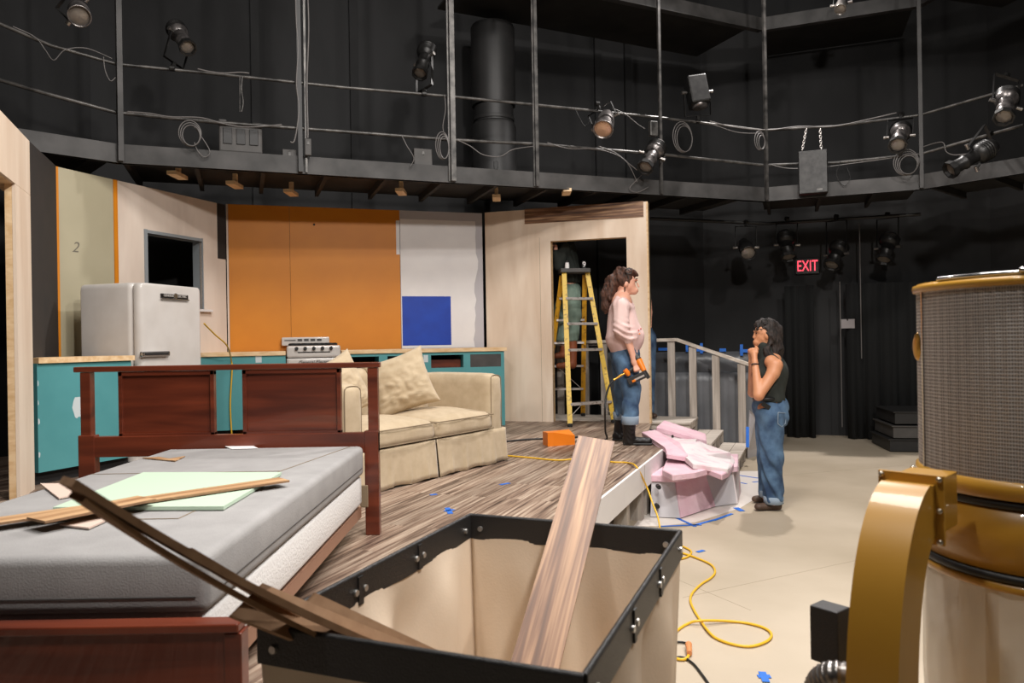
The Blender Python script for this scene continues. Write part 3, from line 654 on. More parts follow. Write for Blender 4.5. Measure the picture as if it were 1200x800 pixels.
# ------------------------------------------------------------------ kitchen counters
CT = 1.345
c0 = Vector((-3.33, 5.2, 0)); c1 = Vector((-3.045, 5.93, 0)); fc = Fr(c0, c1)
t = thing('base_counter', 'short teal counter run with patched filler spots left of the refrigerator', 'counter', fc.p(.3, -.2, PL))
CP = lambda n_, e=0: [X3(fc.p(0-e*0, n_, 0))[:2], X3(fc.p(fc.L+e, n_, 0))[:2], X3(fc.p(fc.L+e, -.42, 0))[:2], X3(fc.p(.36, -.42, 0))[:2], X3(fc.p(0, -.07, 0))[:2]]
m = MB(); m.prism(CP(0), PL+.09, CT-.04); m.build('front_panel', K['teal'], t)
m = MB(); m.prism(CP(-.05), PL, PL+.088); m.build('toe_kick', K['dark'], t)
m = MB(); m.prism(CP(.02, .02), CT-.039, CT); m.build('countertop', K['pine'], t)
for px, py, w_, h_ in ((43, 449, .03, .05), (43, 472, .03, .045), (44, 494, .035, .05), (45, 533, .03, .05), (91, 477, .085, .19)):
    u, z = fc.uz(px, py); m = MB(); n_ = 14
    P_ = [fc.p(max(.002, u+w_/2*math.cos(2*PI*i/n_)*random.uniform(.8, 1.1)), .0008, z+h_/2*(max(-.8, min(.8, 1.1*math.sin(2*PI*i/n_))))*random.uniform(.9, 1.1)) for i in range(n_)]
    m.add(P_, [list(range(n_))]); m.build('filler_patch', K['patch'], t)
n0 = .53
fk = Fr(fb.p(-.25, n0, 0), fb.p(fb.L+.12, n0, 0))
t = thing('base_counter', 'long teal counter run with open drawer holes beneath orange and white flats', 'counter', fk.p(1.4, -.2, PL))
us0, us1 = fk.uz(336, 420)[0], fk.uz(399, 420)[0]
holes = [(fk.uz(a, 415)[0], fk.uz(b, 415)[0]) for a, b in ((404, 444), (454, 495), (505, 543), (551, 587))]
m = MB(); zt = CT-.045
fk.box(m, 0, us0-.01, -.50, 0, PL+.09, zt)
z0, z1 = CT-.06-.16, CT-.075
x = us1+.01
for a, b in holes:
    fk.box(m, x, a, -.4, 0, PL+.09, zt); fk.box(m, a, b, -.4, 0, PL+.09, z0); fk.box(m, a, b, -.4, 0, z1, zt); x = b
fk.box(m, x, fk.L-.06, -.4, 0, PL+.0, zt)
m.build('front_panel', K['teal'], t)
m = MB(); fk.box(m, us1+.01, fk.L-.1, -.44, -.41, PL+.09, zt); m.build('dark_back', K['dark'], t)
m = MB(); a, b = holes[3]; fk.box(m, a, b, -.02, -.004, z0, z1); m.build('drawer_front', K['greybox'], t, label='grey unpainted drawer front')
m = MB(); a, b = holes[2]; fk.box(m, a+.02, b-.01, -.2, -.1, z0, z0+.09); m.build('drawer_box', K['mahog'], t)
m = MB(); fk.box(m, 0, us0-.01, -.5, .02, CT-.044, CT, .004); fk.box(m, us1+.01, fk.L-.03, -.43, .02, CT-.044, CT, .004); m.build('countertop', K['pine'], t)
m = MB(); u, z = fk.uz(303, 418); fk.box(m, u-.03, u+.03, .0005, .002, z-.06, z+.03); u, z = fk.uz(499, 419); fk.box(m, u-.025, u+.025, .0005, .002, z-.05, z+.03); m.build('filler_patch', K['patch'], t)
m = MB()
for u in (.1, 1.0, fk.L-.4): fk.box(m, u, u+.2, -.4, -.06, PL, PL+.088)
m.build('toe_kick', K['dark'], t)

# refrigerator
R0 = Vector((-3.0, 6.0, 0)); ff = Fr(R0, ang=math.radians(73.2)); FW, FD, FH = .73, .62, 1.49
t = thing('refrigerator', 'white rounded vintage refrigerator standing between the teal counters', 'refrigerator', ff.p(.36, -.3, PL))
def rprism(fr, u0, u1, n0, n1, z0, z1, r, crown=0, seg=6):
    pts = []
    for cu, cn, a0 in ((u1-r, n1-r, 0), (u0+r, n1-r, 90), (u0+.02, n0+.02, 180), (u1-.02, n0+.02, 270)):
        rr_ = r if a0 < 180 else .02
        for i in range(seg+1): a = math.radians(a0+90*i/seg); pts.append((cu+rr_*math.cos(a), cn+rr_*math.sin(a)))
    cu_, cn_ = (u0+u1)/2, (n0+n1)/2; R = []
    for s_, z in ((1, z0), (1, z1-.05), (.995, z1-.03), (.975, z1-.012), (.93, z1-.002), (.5, z1+crown*.8), (.05, z1+crown)):
        R.append([fr.p(cu_+(u-cu_)*s_, cn_+(n_-cn_)*s_, z) for u, n_ in pts])
    m = MB(); m.rings(R); return m
rprism(ff, 0, FW, -FD, -.085, PL+.03, PL+FH, .05, .012).build('cabinet', K['enamel'], t)
dr = rprism(ff, .002, FW-.002, -.08, 0, PL+.16, PL+FH-.004, .045, .0).build('door', K['enamel'], t)
m = MB(); ff.box(m, .03, FW-.03, -.5, -.1, PL, PL+.1); m.build('base', K['dark'], t)
u, z = ff.uz(204, 347.5, .0); m = MB(); ff.box(m, u-.16, u+.16, .0005, .012, z-.02, z+.02, .004); 
m.build('name_badge', K['chrome_dark'], dr); m = MB(); ff.box(m, u-.165, u+.165, .012, .018, z-.03, z-.018, .002); m.cyl(ff.p(u, .005, z+.004), ff.p(u, .02, z+.004), .026, .024, 16); m.build('badge_trim', K['chrome'], dr)
put_text('badge_text', 'GENERAL    ELECTRIC', .028, ff, u, .0135, z+.004, K['enamel'], dr, .0008)
u, z = ff.uz(180, 414.5); m = MB(); ff.box(m, u-.155, u+.155, .0005, .035, z-.022, z+.022, .012); m.build('latch_handle', K['chrome'], dr)
m = MB(); ff.box(m, u-.13, u+.13, .036, .038, z-.01, z+.008, .001); m.build('handle_recess', K['dark'], dr)
# stove
sw = us1-us0
fst = Fr(fk.p(us0, .03, 0), fk.p(us1, .03, 0))
t = thing('stove', 'white vintage gas range set in the teal counter against orange flats', 'stove', fst.p(.3, -.2, PL)); SH = CT+.055
m = MB(); fst.box(m, 0, sw, -.55, 0, PL, SH-.13, .008); m.build('oven_body', K['enamel'], t)
m = MB(); fst.box(m, 0, sw, -.55, .02, SH-.126, SH, .02); m.build('cooktop', K['enamel'], t)
m = MB(); bu0, bu1 = fst.uz(330, 400, -.5)[0], fst.uz(386, 400, -.5)[0]; bz = fst.uz(350, 395, -.5)[1]
fst.box(m, bu0, bu1, -.55, -.47, SH+.001, bz, .012); m.build('backsplash', K['enamel'], t)
m = MB(); fst.box(m, bu0+.03, bu0+.15, -.469, -.466, bz-.04, bz-.03)
for i in range(4): fst.box(m, bu0+.17+i*.07, bu0+.22+i*.07, -.469, -.466, bz-.045, bz-.02)
m.build('vent_slots', K['greybox'], t)
m = MB()
for i in range(4):
    for j in range(2):
        c = fst.p(.09+i*(sw-.18)/3, -.38+j*.2, SH+.012)
        m.tube([c+Vector((.055*math.cos(a), .055*math.sin(a), .01)) for a in [2*PI*k/16 for k in range(16)]], .006, 6, True)
        m.bar(c+fst.u*.07, c-fst.u*.07, .008, .02); m.bar(c+fst.n*.07, c-fst.n*.07, .008, .02)
m.build('burner_grate', K['black_rub'], t)
for i in range(5):
    c = fst.p(.1+i*(sw-.2)/4, .021, SH-.03); m = MB(); m.cyl(c, c+fst.n*.03, .02, .016, 12); m.build('control_knob', K['black_rub'], t)
m = MB(); fst.box(m, sw*.2, sw*.8, .021, .024, SH-.075, SH-.065); m.build('trim_slot', K['dark'], t)
od = MB(); fst.box(od, .01, sw-.01, .001, .022, PL+.2, SH-.14, .01); od = od.build('oven_door', K['enamel'], t)
m = MB(); fst.box(m, sw*.28, sw*.72, .0225, .034, SH-.2, SH-.18, .004); m.build('door_badge', K['chrome_dark'], od)
put_text('badge_script', 'General Electric', .05, fst, sw/2, .0345, SH-.175, K['chrome_dark'], od, .002, .4)
# timber block props under catwalk (ends of battens)
for i, (px, py) in enumerate(((341, 229), (275, 220), (470, 228), (582, 235), (664, 228), (208, 209))):
    q, f = line_at(px); d = ray(px, py); p = Vector((0, 0, CH))+d*((3.02-CH)/d.z)
    m = MB(); m.box((p.x, p.y, 3.05), (.09, .25, .035)); m.box((p.x, p.y+.02, 3.118), (.04, .04, .10)); tag(m.build('timber_batten', K['pine']), 'short pine batten end poking out beneath the catwalk', 'timber', 'batten ends under the catwalk')

# ------------------------------------------------------------------ bed
HX0, HX1, HY = -2.16, -.675, 3.72
t = thing('bed', 'dark mahogany bed with low panelled foot and higher headboard facing the sofa', 'bed', (-1.4, 2.7, PL))
Hf = Fr((HX0, HY), (HX1, HY)); HL = HX1-HX0
def hu(px): return Hf.uz(px, 470)[0]
hb = MB(); Hf.box(hb, -.03, HL+.012, -.03, .02, PL+.835, PL+.862, .004); ho = hb.build('headboard_rail', K['mahog'], t)
for a, b in ((0, .05), (HL-.05, HL)):
    m = MB(); s_ = 1 if a == 0 else -1
    Hf.box(m, a, b, -.03, .015, PL+.5, PL+.834, .003); Hf.box(m, a-(.012 if a == 0 else .02), b+(.02 if a == 0 else .0), -.03, .02, PL, PL+.52, .004); m.build('headboard_post', K['mahog'], t)
zt, zb1, zb2 = PL+.834, Hf.uz(250, 509)[1], Hf.uz(250, 533)[1]
for pa, pb in ((140, 252), (285, 400)):
    a, b = hu(pa), hu(pb); m = MB(); Hf.box(m, a, a+.02, -.02, .012, zb1, zt, .002); Hf.box(m, b-.02, b, -.02, .012, zb1, zt, .002); Hf.box(m, a, b, -.02, .012, zt-.02, zt); Hf.box(m, a, b, -.02, .012, zb1, zb1+.012); m.build('panel_frame', K['mahog'], t)
    m = MB(); Hf.box(m, a+.015, b-.015, -.015, .0, zb1+.01, zt-.015); m.build('headboard_panel', K['mahog'], t)
m = MB(); Hf.box(m, .0, HL-.0, -.025, .018, zb2, zb1, .004); m.build('lower_rail', K['mahog'], t)
m = MB(); u, z = Hf.uz(428, 580); Hf.box(m, u-.02, u+.02, .021, .03, z-.055, z+.055, .004); m.build('rail_bracket', K['linen_dk'], t)
FY = 1.70; FX1 = -.635; FZ = 1.4-(729-405.5)/870*FY*1.0
Ff = Fr((-2.12, FY), (FX1, FY)); FL_ = FX1+2.12
m = MB(); Ff.box(m, 0, FL_-.02, -.035, .0, PL+.06, FZ-.022); m.build('footboard_panel', K['mahog'], t)
m = MB(); Ff.box(m, -.01, FL_, -.045, .008, FZ-.021, FZ, .004); m.build('footboard_rail', K['mahog'], t)
for a in (0, FL_-.035):
    m = MB(); Ff.box(m, a, a+.04, -.045, .003, PL, FZ-.022, .003); m.build('footboard_post', K['mahog'], t)
for x, l_ in ((-.775, 0), (-2.06, 0)):
    m = MB(); m.box((x, (FY+HY)/2, .573), (.03, HY-FY-.08, .052)); m.build('side_rail', mat('side rail brown', C3(150, 112, 90), .6), t)
m = MB()
for k in range(8): m.box((-1.42, 1.95+k*.235, .60), (1.27, .06, .02))
m.build('slat', K['pine'], t)
# box spring and mattress: things resting on it
MX0, MX1, MY0, MY1 = -1.70, -.745, 1.80, 3.66
m = MB(); m.box(((MX0+MX1)/2-.005, (MY0+MY1)/2, .685), (MX1-MX0, MY1-MY0, .145), 0, .02, 3, True)
tag(m.build('box_spring', K['white_rib']), 'white ribbed box spring under the grey foam mattress on the bed', 'box spring')
V = []; nx, ny = 30, 46
def mat_top(x, y): return .9+.004*math.sin(7*x+3*y)+.003*math.sin(13*y)
m = MB(); m.box(((MX0+MX1)/2, (MY0+MY1)/2-.005, .830), (MX1-MX0+.01, MY1-MY0+.02, .144), 0, .025, 4, True)
t = thing('mattress', 'grey foam mattress with cut seams lying on the bed', 'mattress', ((MX0+MX1)/2, (MY0+MY1)/2, .76))
m.build('foam_body', K['mattress'], t)
m = MB()
for y0, y1, x0, x1 in ((2.16, 2.163, MX0+.02, -.98), (2.95, 2.953, MX0+.02, -.93)): m.box(((x0+x1)/2, (y0+y1)/2, .9035), (x1-x0, y1-y0, .0015))
m.bar((-.98, 2.16, .9032), (-.93, 2.95, .9032), .003, .0015); m.bar((-.93, 2.95, .9032), (-.80, 3.63, .9032), .003, .0015)
m.build('cut_seam', K['linen_dk'], t)
m = MB(); m.box(((MX0+MX1)/2, MY0-.016, .80), (MX1-MX0-.05, .003, .003)); m.box((MX1+.0055, (MY0+MY1)/2, .80), (.003, MY1-MY0-.1, .003)); m.build('side_seam', K['greybox'], t)
def flatpoly(name, label, cat, pix, z, th, mt, group=None):
    P_ = [AZ(x, y, z) for x, y in pix]; m = MB(); m.prism([(p.x, p.y) for p in P_], z-th, z); return tag(m.build(name, mt), label, cat, group)
MZ = .9045
flatpoly('foam_board', 'pale mint green board lying on the grey mattress', 'board', [(168, 553), (330, 553), (262, 593), (62, 594)], MZ+.012, .011, K['mint'])
flatpoly('board_offcut', 'pale pinkish offcut at the left edge of the mattress', 'board offcut', [(47, 566), (80, 566), (95, 578), (69, 583)], MZ+.006, .005, K['pinkboard'])
flatpoly('board_offcut', 'pale pinkish offcut beneath the laminate strips on the mattress', 'board offcut', [(70, 614), (104, 618), (142, 601), (118, 598)], MZ+.006, .005, K['pinkboard'])
flatpoly('board_offcut', 'small splintered laminate chip near the headboard on the mattress', 'board offcut', [(167, 536), (187, 535), (198, 537), (217, 534), (205, 539.5), (190, 538)], MZ+.004, .004, K['lam_light'])
flatpoly('paper_label', 'pale paper rectangle on the mattress beside the headboard', 'paper', [(262, 522), (292, 520), (303, 525), (272, 526)], MZ+.001, .001, K['white_paint'])
def board(name, label, a, b, w_, th, mt, nrm, group=None, cat='laminate plank', tip=0, bend=0, back=True):
    a = Vector(a); b = Vector(b); x = (b-a).normalized(); n_ = Vector(nrm); z = (n_-n_.dot(x)*x).normalized(); y = z.cross(x)
    L = (b-a).length; V = []; N = 12; m = MB(); R = []
    for i in range(N+1):
        s_ = i/N; ww = w_/2; e0 = tip*s_*0
        zz = bend*4*s_*(1-s_); sk = 0
        R.append([(s_*L-(.0), -ww, zz), (s_*L, ww, zz), (s_*L, ww, zz+th), (s_*L, -ww, zz+th)])
    if tip: R[-1] = [(L, -w_/2, R[-1][0][2]), (L-tip, w_/2, R[-1][0][2]), (L-tip, w_/2, R[-1][0][2]+th), (L, -w_/2, R[-1][0][2]+th)]
    m.rings(R, True, False, False)
    me_o = m.build(name, mt, None, True)
    mm = Matrix((x, y, z)).transposed().to_4x4(); mm.translation = a; me_o.matrix_world = mm; RM[me_o.name] = mm
    if back:
        me_o.data.materials.append(K['lam_back'])
        for p in me_o.data.polygons:
            if p.normal.z < .5: p.material_index = 1
    return tag(me_o, label, cat, group)
board('laminate_plank', 'light brown laminate strip lying diagonally over the mint board on mattress', AZ(-30, 616, MZ+.016), AZ(333, 563, MZ+.016), .085, .007, K['lam_light'], (0, 0, 1))
board('laminate_plank', 'shorter laminate strip overlapping the long strip, dark edge near the bed corner', AZ(42, 611, MZ+.026), AZ(172, 585, MZ+.027), .10, .007, K['lam_light'], (0, 0, 1))

# ------------------------------------------------------------------ sofa
sa = math.atan2(.83, .56); SLn, SDp = 1.72, .88
So = Vector((-.08, 5.99, 0))-Vector((math.cos(sa), math.sin(sa), 0))*SLn
fo = Fr(So, ang=sa)         # u along the front from near arm to far arm, n to the front
t = thing('sofa', 'beige slipcovered loveseat with loose skirt, between the bed and the counter', 'sofa', fo.p(SLn/2, -SDp/2, PL))
def soft_box(fr, u0, u1, n0, n1, z0, z1, r, puff=0, seg=10, amp=0, top=None):
    bm = bmesh.new(); bmesh.ops.create_cube(bm, size=1); bmesh.ops.subdivide_edges(bm, edges=bm.edges[:], cuts=seg, use_grid_fill=True)
    su, sn, sz = u1-u0, n1-n0, z1-z0; m = MB(); P_ = []
    for v in bm.verts:
        q = [v.co.x*su, v.co.y*sn, v.co.z*sz]; S_ = (su, sn, sz)
        c = [max(-S_[i]/2+r, min(S_[i]/2-r, q[i])) for i in range(3)]; d = Vector([q[i]-c[i] for i in range(3)])
        if d.length > 1e-6: d = d.normalized()*min(r, max(abs(x_) for x_ in d))
        p = Vector(c)+d
        e = (1-(2*q[0]/su)**2)*(1-(2*q[1]/sn)**2)
        if v.co.z > .2: p.z += puff*e
        w1 = amp*(noise.noise(Vector((p.x*6+u0*5, p.y*6, p.z*6)))) ; p += Vector((w1, w1, w1*.6))
        tt = (p.z+sz/2)/sz
        if top: p.y *= 1+(top-1)*tt
        v.co = fr.p((u0+u1)/2+p.x, (n0+n1)/2+p.y, (z0+z1)/2+p.z)
    return MB().addbm(bm, None, True)
AH = .70
for a, b in ((0, .17), (SLn-.17, SLn)):
    m = soft_box(fo, a, b, -SDp, .0, PL+.17, PL+AH, .045, .01, 12, .006); m.build('armrest', K['linen'], t)
    m = MB(); zc = PL+AH-.03
    pts = [fo.p(a+.016, -.008, PL+.28), fo.p(a+.016, -.008, zc-.04), fo.p(a+.03, -.012, zc+.008), fo.p(a+.06, -.014, zc+.02), fo.p(b-.06, -.014, zc+.02), fo.p(b-.03, -.012, zc+.008), fo.p(b-.016, -.008, zc-.04), fo.p(b-.016, -.008, PL+.28)]
    m.tube(spline(pts, 5), .0035, 6); m.build('piping', K['linen_dk'], t)
soft_box(fo, .15, SLn-.15, -SDp, -SDp+.25, PL+.15, PL+.76, .06, .01, 12, .01).build('backrest', K['linen'], t)
soft_box(fo, .1, SLn-.1, -SDp+.2, -.03, PL+.1, PL+.26, .02, 0, 8).build('seat_base', K['linen'], t)
mid = SLn/2
for a, b in ((.175, mid-.003), (mid+.003, SLn-.175)):
    c = soft_box(fo, a, b, -SDp+.24, .03, PL+.265, PL+.41, .055, .05, 14, .008); co = c.build('seat_cushion', K['linen'], t)
    m = MB(); zc = PL+.385
    for zc, off in ((PL+.39, -.008), (PL+.285, -.006)):
        pts = [fo.p(a+.01, -SDp+.3, zc), fo.p(a+.008, -.02, zc), fo.p(a+.05, .025, zc), fo.p((a+b)/2, .033, zc), fo.p(b-.05, .025, zc), fo.p(b-.008, -.02, zc), fo.p(b-.01, -SDp+.3, zc)]
        m.tube(spline(pts, 6), .004, 6)
    m.build('piping', K['linen_dk'], co)
def skirt(a, b, front=True):
    V = []; Fc = []; nu, nz = 50, 8
    for i in range(nu+1):
        for j in range(nz+1):
            s_ = i/nu; z = PL+.004+(.265)*j/nz; q = (1-j/nz)
            wv = (.008*math.sin(s_*9+a*9)+.006*noise.noise(Vector((s_*9, q, a)))+.014*max(0, math.sin(s_*31+a*3))**6)*q+.02*q
            V.append(fo.p(a+(b-a)*s_, .012+wv, z+ (0.012*q*math.sin(s_*9)**2 if j < 2 else 0)))
    for i in range(nu):
        for j in range(nz): k = i*(nz+1)+j; Fc.append((k, k+nz+1, k+nz+2, k+1))
    m = MB(); m.add(V, Fc, True); o = m.build('skirt', K['linen'], t); md = o.modifiers.new('s', 'SOLIDIFY'); md.thickness = .004
skirt(-.005, mid-.01); skirt(mid+.005, SLn+.006)
def skirt_side(u):
    V = []; Fc = []
    for i in range(31):
        for j in range(7): s_ = i/30; q = 1-j/6; V.append(fo.p(u+(1 if u > 1 else -1)*(.004+.012*q+.008*q*math.sin(s_*21)), -SDp*s_, PL+.004+.265*j/6))
    for i in range(30):
        for j in range(6): k = i*7+j; Fc.append((k, k+7, k+8, k+1))
    m = MB(); m.add(V, Fc, True); o = m.build('skirt', K['linen'], t); md = o.modifiers.new('s', 'SOLIDIFY'); md.thickness = .004
skirt_side(0); skirt_side(SLn)
def pillow(label, c, w_, h_, d, lean, yaw, roll_, group=None):
    bm = bmesh.new(); bmesh.ops.create_cube(bm, size=1); bmesh.ops.subdivide_edges(bm, edges=bm.edges[:], cuts=34, use_grid_fill=True)
    for v in bm.verts:
        x, y, z = v.co.x*2, v.co.y*2, v.co.z*2
        e = max(0, (1-x*x)*(1-z*z))**.42
        pinch = 1-.10*(1-abs(x))*0
        wx = x*w_/2*(1-.10*(1-z*z)); wz = z*h_/2*(1-.10*(1-x*x))
        nv = Vector((x*1.3+3*roll_, 0, z*2.6)); wr = .020*noise.noise(nv*1.6)+.016*(1-abs(noise.noise(nv*2.3+Vector((4, 0, 0))))*3)*(.35+.65*max(0, .3-z))
        v.co = Vector((wx, y*d/2*(.06+.94*e)+(wr if y < 0 else 0)*(e), wz))
    R = Matrix.Rotation(yaw, 4, 'Z') @ Matrix.Rotation(lean, 4, 'X') @ Matrix.Rotation(roll_, 4, 'Y')
    m = MB().addbm(bm, Matrix.Translation(Vector(c)) @ R, True)
    return tag(m.build('throw_pillow', K['linen']), label, 'pillow', group)
fy = sa
pc = fo.p(1.02, -.46, PL+.65); pillow('large crumpled beige pillow propped up on the right sofa seat', pc, .48, .46, .27, math.radians(-14), fy-.9, math.radians(-19))
pc = fo.p(.42, -.50, PL+.645); pillow('beige pillow on the near sofa seat, mostly behind the headboard', pc, .44, .44, .2, math.radians(-14), fy-.2, math.radians(-22))

# ------------------------------------------------------------------ step ladder
LT = 2.2
fl0 = AZ(668, 500, PL); fr0 = AZ(719, 495, PL); tl = AY(661, 319, 8.86); tr = AY(688, 318, 8.93); 
t = thing('step_ladder', 'yellow fibreglass step ladder with aluminium rungs standing in the doorway', 'ladder', (.9, 8.8, PL))
def rail_c(a, b, mt):
    m = MB(); m.bar(a, b, .055, .025, (0, 1, 0)); return m.build('front_rail' if mt == 'lad_yel' else 'rear_rail', K[mt], t)
rail_c(fl0+Vector((0, 0, .03)), tl, 'lad_yel'); rail_c(fr0+Vector((0, 0, .03)), tr, 'lad_yel')
bl0 = Vector((.40, 9.50, PL)); br0 = Vector((.885, 9.42, PL)); tl2 = tl+Vector((-.02, .1, -.03)); tr2 = tr+Vector((-.02, .1, -.03))
rail_c(bl0+Vector((0, 0, .03)), tl2, 'lad_or'); rail_c(br0+Vector((0, 0, .03)), tr2, 'lad_or')
m = MB(); c = (tl+tr+tl2+tr2)/4; m.box((c.x-.005, c.y, tl.z+.02), (.36, .24, .05), .1, .008); m.build('top_cap', K['greybox'], t)
for q in (fl0, fr0, bl0, br0):
    m = MB(); m.box((q.x, q.y, q.z+.02), (.05, .08, .04), 0, .006); m.build('foot', K['black_rub'], t)
def on(a, b, z): s_ = (z-a.z)/(b.z-a.z); return a+(b-a)*s_
for py in (349, 379, 409.5, 472):
    z = AY(690, py, 8.7 if py < 420 else 8.5).z; a, b = on(fl0, tl, z), on(fr0, tr, z)
    m = MB(); m.bar(a, b, .08, .03, bevel=.004); 
    m.build('step', K['alu'], t)
zq = AY(690, 472, 8.5).z; a, b = on(fl0, tl, zq), on(fr0, tr, zq); a2, b2 = on(fl0, tl, PL+.1), on(fr0, tr, PL+.1)
m = MB(); m.bar(a+(b-a)*.3+Vector((0, 0, -.01)), a2, .006, .02, (0, 1, 0)); m.bar(a+(b-a)*.7+Vector((0, 0, -.01)), b2, .006, .02, (0, 1, 0)); m.build('knee_brace', K['alu'], t)
for z in (.80, 1.09, 1.38, 1.66, 1.92):
    a, b = on(bl0, tl2, z), on(br0, tr2, z); m = MB(); m.bar(a, b, .05, .025); m.build('rear_rung', K['alu'], t)
m = MB(); m.bar(on(bl0, tl2, 1.07)+Vector((.1, 0, 0)), on(br0, tr2, .8)-Vector((.02, 0, 0)), .006, .02, (0, 1, 0)); m.build('knee_brace', K['alu'], t)
m = MB(); m.bar(on(fl0, tl, 1.35), on(bl0, tl2, 1.35), .02, .004); m.bar(on(fr0, tr, 1.35), on(br0, tr2, 1.35), .02, .004); m.build('spreader', K['alu'], t)
# small items on its cap
tz = tl.z+.045
t2 = thing('paint_can', 'small white and black can on top of the yellow ladder', 'can', (c.x-.08, c.y-.04, tz))
m = MB(); m.lathe([(.026, 0), (.026, .05), (.022, .06), (.022, .075)], (c.x-.09, c.y-.04, tz), n=16); m.build('can_body', K['white_paint'], t2)
m = MB(); m.lathe([(.013, .076), (.013, .10)], (c.x-.09, c.y-.04, tz), n=12); m.build('nozzle', K['black_rub'], t2)
m = MB(); m.box((c.x+.11, c.y-.04, tz+.045), (.045, .03, .09), .2, .004); o = tag(m.build('small_carton', K['black_rub']), 'small black carton with white marking, right end of ladder top', 'box')
RM[o.name] = Matrix.Translation(o.location)
ft = Fr((c.x+.088, c.y-.06), ang=.2); put_text('white_marking', '9', .09, ft, .024, .004, tz+.046, K['white_paint'], o, .001)

# ------------------------------------------------------------------ foam rocks
t = thing('foam_rock', 'faceted rock of pink and grey foam boards in front of platform corner', 'foam rock', (1.6, 6.4, 0))
b_ = [(1.07, 5.86), (1.29, 5.80), (1.66, 6.18), (1.87, 6.27), (2.06, 6.80), (1.78, 7.10), (1.50, 6.85), (1.44, 6.62)]
tp = [(1.10, 5.95), (1.28, 5.93), (1.60, 6.25), (1.85, 6.33), (2.03, 6.76), (1.76, 7.05), (1.50, 6.82), (1.43, 6.62)]
m = MB(); m.prism(b_, 0.005, .265, tp); m.build('core', K['foam_grey'], t)
def quad(mb_, a, b, c_, d, th=.006):
    P_ = [Vector(x_) for x_ in (a, b, c_, d)]; n_ = (P_[1]-P_[0]).cross(P_[3]-P_[0]).normalized()
    mb_.add([p+n_*th for p in P_]+[p+n_*.0005 for p in P_], [(0, 1, 2, 3), (7, 6, 5, 4), (0, 4, 5, 1), (1, 5, 6, 2), (2, 6, 7, 3), (3, 7, 4, 0)])
def face(i, j, z0=.006, z1=.265): return ((*b_[i], z0), (*b_[j], z0), (*tp[j], z1), (*tp[i], z1))
m = MB(); quad(m, *face(1, 2), th=.012); m.build('pink_panel', K['foam_pink'], t, label='pink foam panel')
m = MB(); quad(m, *face(2, 3), th=.008); m.build('grey_panel', K['foam_grey'], t)
m = MB(); quad(m, *face(0, 1), th=.008); m.build('grey_panel', K['foam_grey'], t)
m = MB(); quad(m, *face(3, 4), th=.015); m.build('white_panel', K['foam_white'], t)
for px, py in ((771.5, 570), (770, 592.5), (832.5, 585.5)):
    y0 = 5.84 if px < 790 else 6.235; q = AY(px, py, y0); m = MB(); m.cyl(q+Vector((0, -.03, 0)), q+Vector((0, .03, 0)), .017, .017, 14); m.build('round_plug', K['black_rub'], t)
def slab(pol, z0, z1, mt, nm='foam_slab'):
    m = MB(); bm = bmesh.new(); n = len(pol)
    zz0 = z0 if isinstance(z0, list) else [z0]*n; zz1 = z1 if isinstance(z1, list) else [z1]*n
    v0 = [bm.verts.new((p[0], p[1], z)) for p, z in zip(pol, zz0)]; v1 = [bm.verts.new((p[0], p[1], z)) for p, z in zip(pol, zz1)]
    bm.faces.new(v0[::-1]); bm.faces.new(v1)
    for i in range(n): bm.faces.new((v0[i], v0[(i+1) % n], v1[(i+1) % n], v1[i]))
    bmesh.ops.bevel(bm, geom=bm.edges[:], offset=.006, segments=1, affect='EDGES'); m.addbm(bm); return m.build(nm, mt, t)
slab([(1.08, 5.93), (1.28, 5.88), (1.63, 6.18), (1.70, 6.4), (1.5, 6.75), (1.40, 6.6)], .268, .322, K['foam_pink'])
slab([(1.64, 6.2), (1.90, 6.30), (2.1, 6.95), (1.8, 7.0), (1.71, 6.4)], .268, .32, K['foam_pink'])
def zslab(pts, th, mt):
    P_ = [AZ(x, y, z) for x, y, z in pts]; pol = [(p.x, p.y) for p in P_]; z1 = [p.z for p in P_]; return slab(pol, [z-th for z in z1], z1, mt)
zslab([(776, 550, .376), (781, 538.5, .376), (802, 538, .376), (813, 544, .376), (829, 549, .376), (815, 553, .376), (788, 556, .376)], .05, K['foam_pink'])
zslab([(829, 549.5, .368), (836, 541, .368), (860, 543, .34), (854, 552, .34), (846, 556, .35)], .045, K['foam_pink'])
zslab([(796, 518, .47), (820, 516.5, .46), (859, 534, .33), (862, 541, .32), (853, 549, .37), (812, 543, .425), (802, 534, .44)], .045, K['foam_white'])
m = MB(); m.prism([(1.44, 6.62), (1.56, 6.40), (1.9, 6.5), (1.85, 6.95), (1.75, 7.5), (1.50, 7.6), (1.47, 7.0)], .27, .40); m.build('core', K['foam_white'], t)
zslab([(752, 506, .51), (768, 503, .50), (796, 518, .49), (806, 532, .455), (803, 535, .44), (781, 531.5, .455), (780, 524, .475), (762, 512.5, .505)], .04, K['foam_pink'])
m = MB(); m.prism([(1.44, 6.75), (1.62, 6.7), (1.80, 7.3), (1.66, 7.9), (1.46, 7.9)], .05, .42); m.build('core', K['foam_white'], t)
t = thing('foam_rock', 'smaller pink and white foam rock resting upon the steps', 'foam rock', (1.9, 7.6, .3))
P_ = [AY(769, 500, 7.45), AY(778, 492, 7.85), AY(827, 508, 7.75), AY(828, 516, 7.25)]
m = MB(); m.prism([(p.x, p.y) for p in P_], [p.z-.17 for p in P_], [p.z-.052 for p in P_]); m.build('core', K['foam_white'], t)
slab([(p.x, p.y) for p in P_], [p.z-.05 for p in P_], [p.z for p in P_], K['foam_pink'])
m = MB(); q = AY(788.5, 511, 7.38); m.cyl(q, q+Vector((0, .2, 0)), .014, .014, 12); m.build('round_plug', K['black_rub'], t)

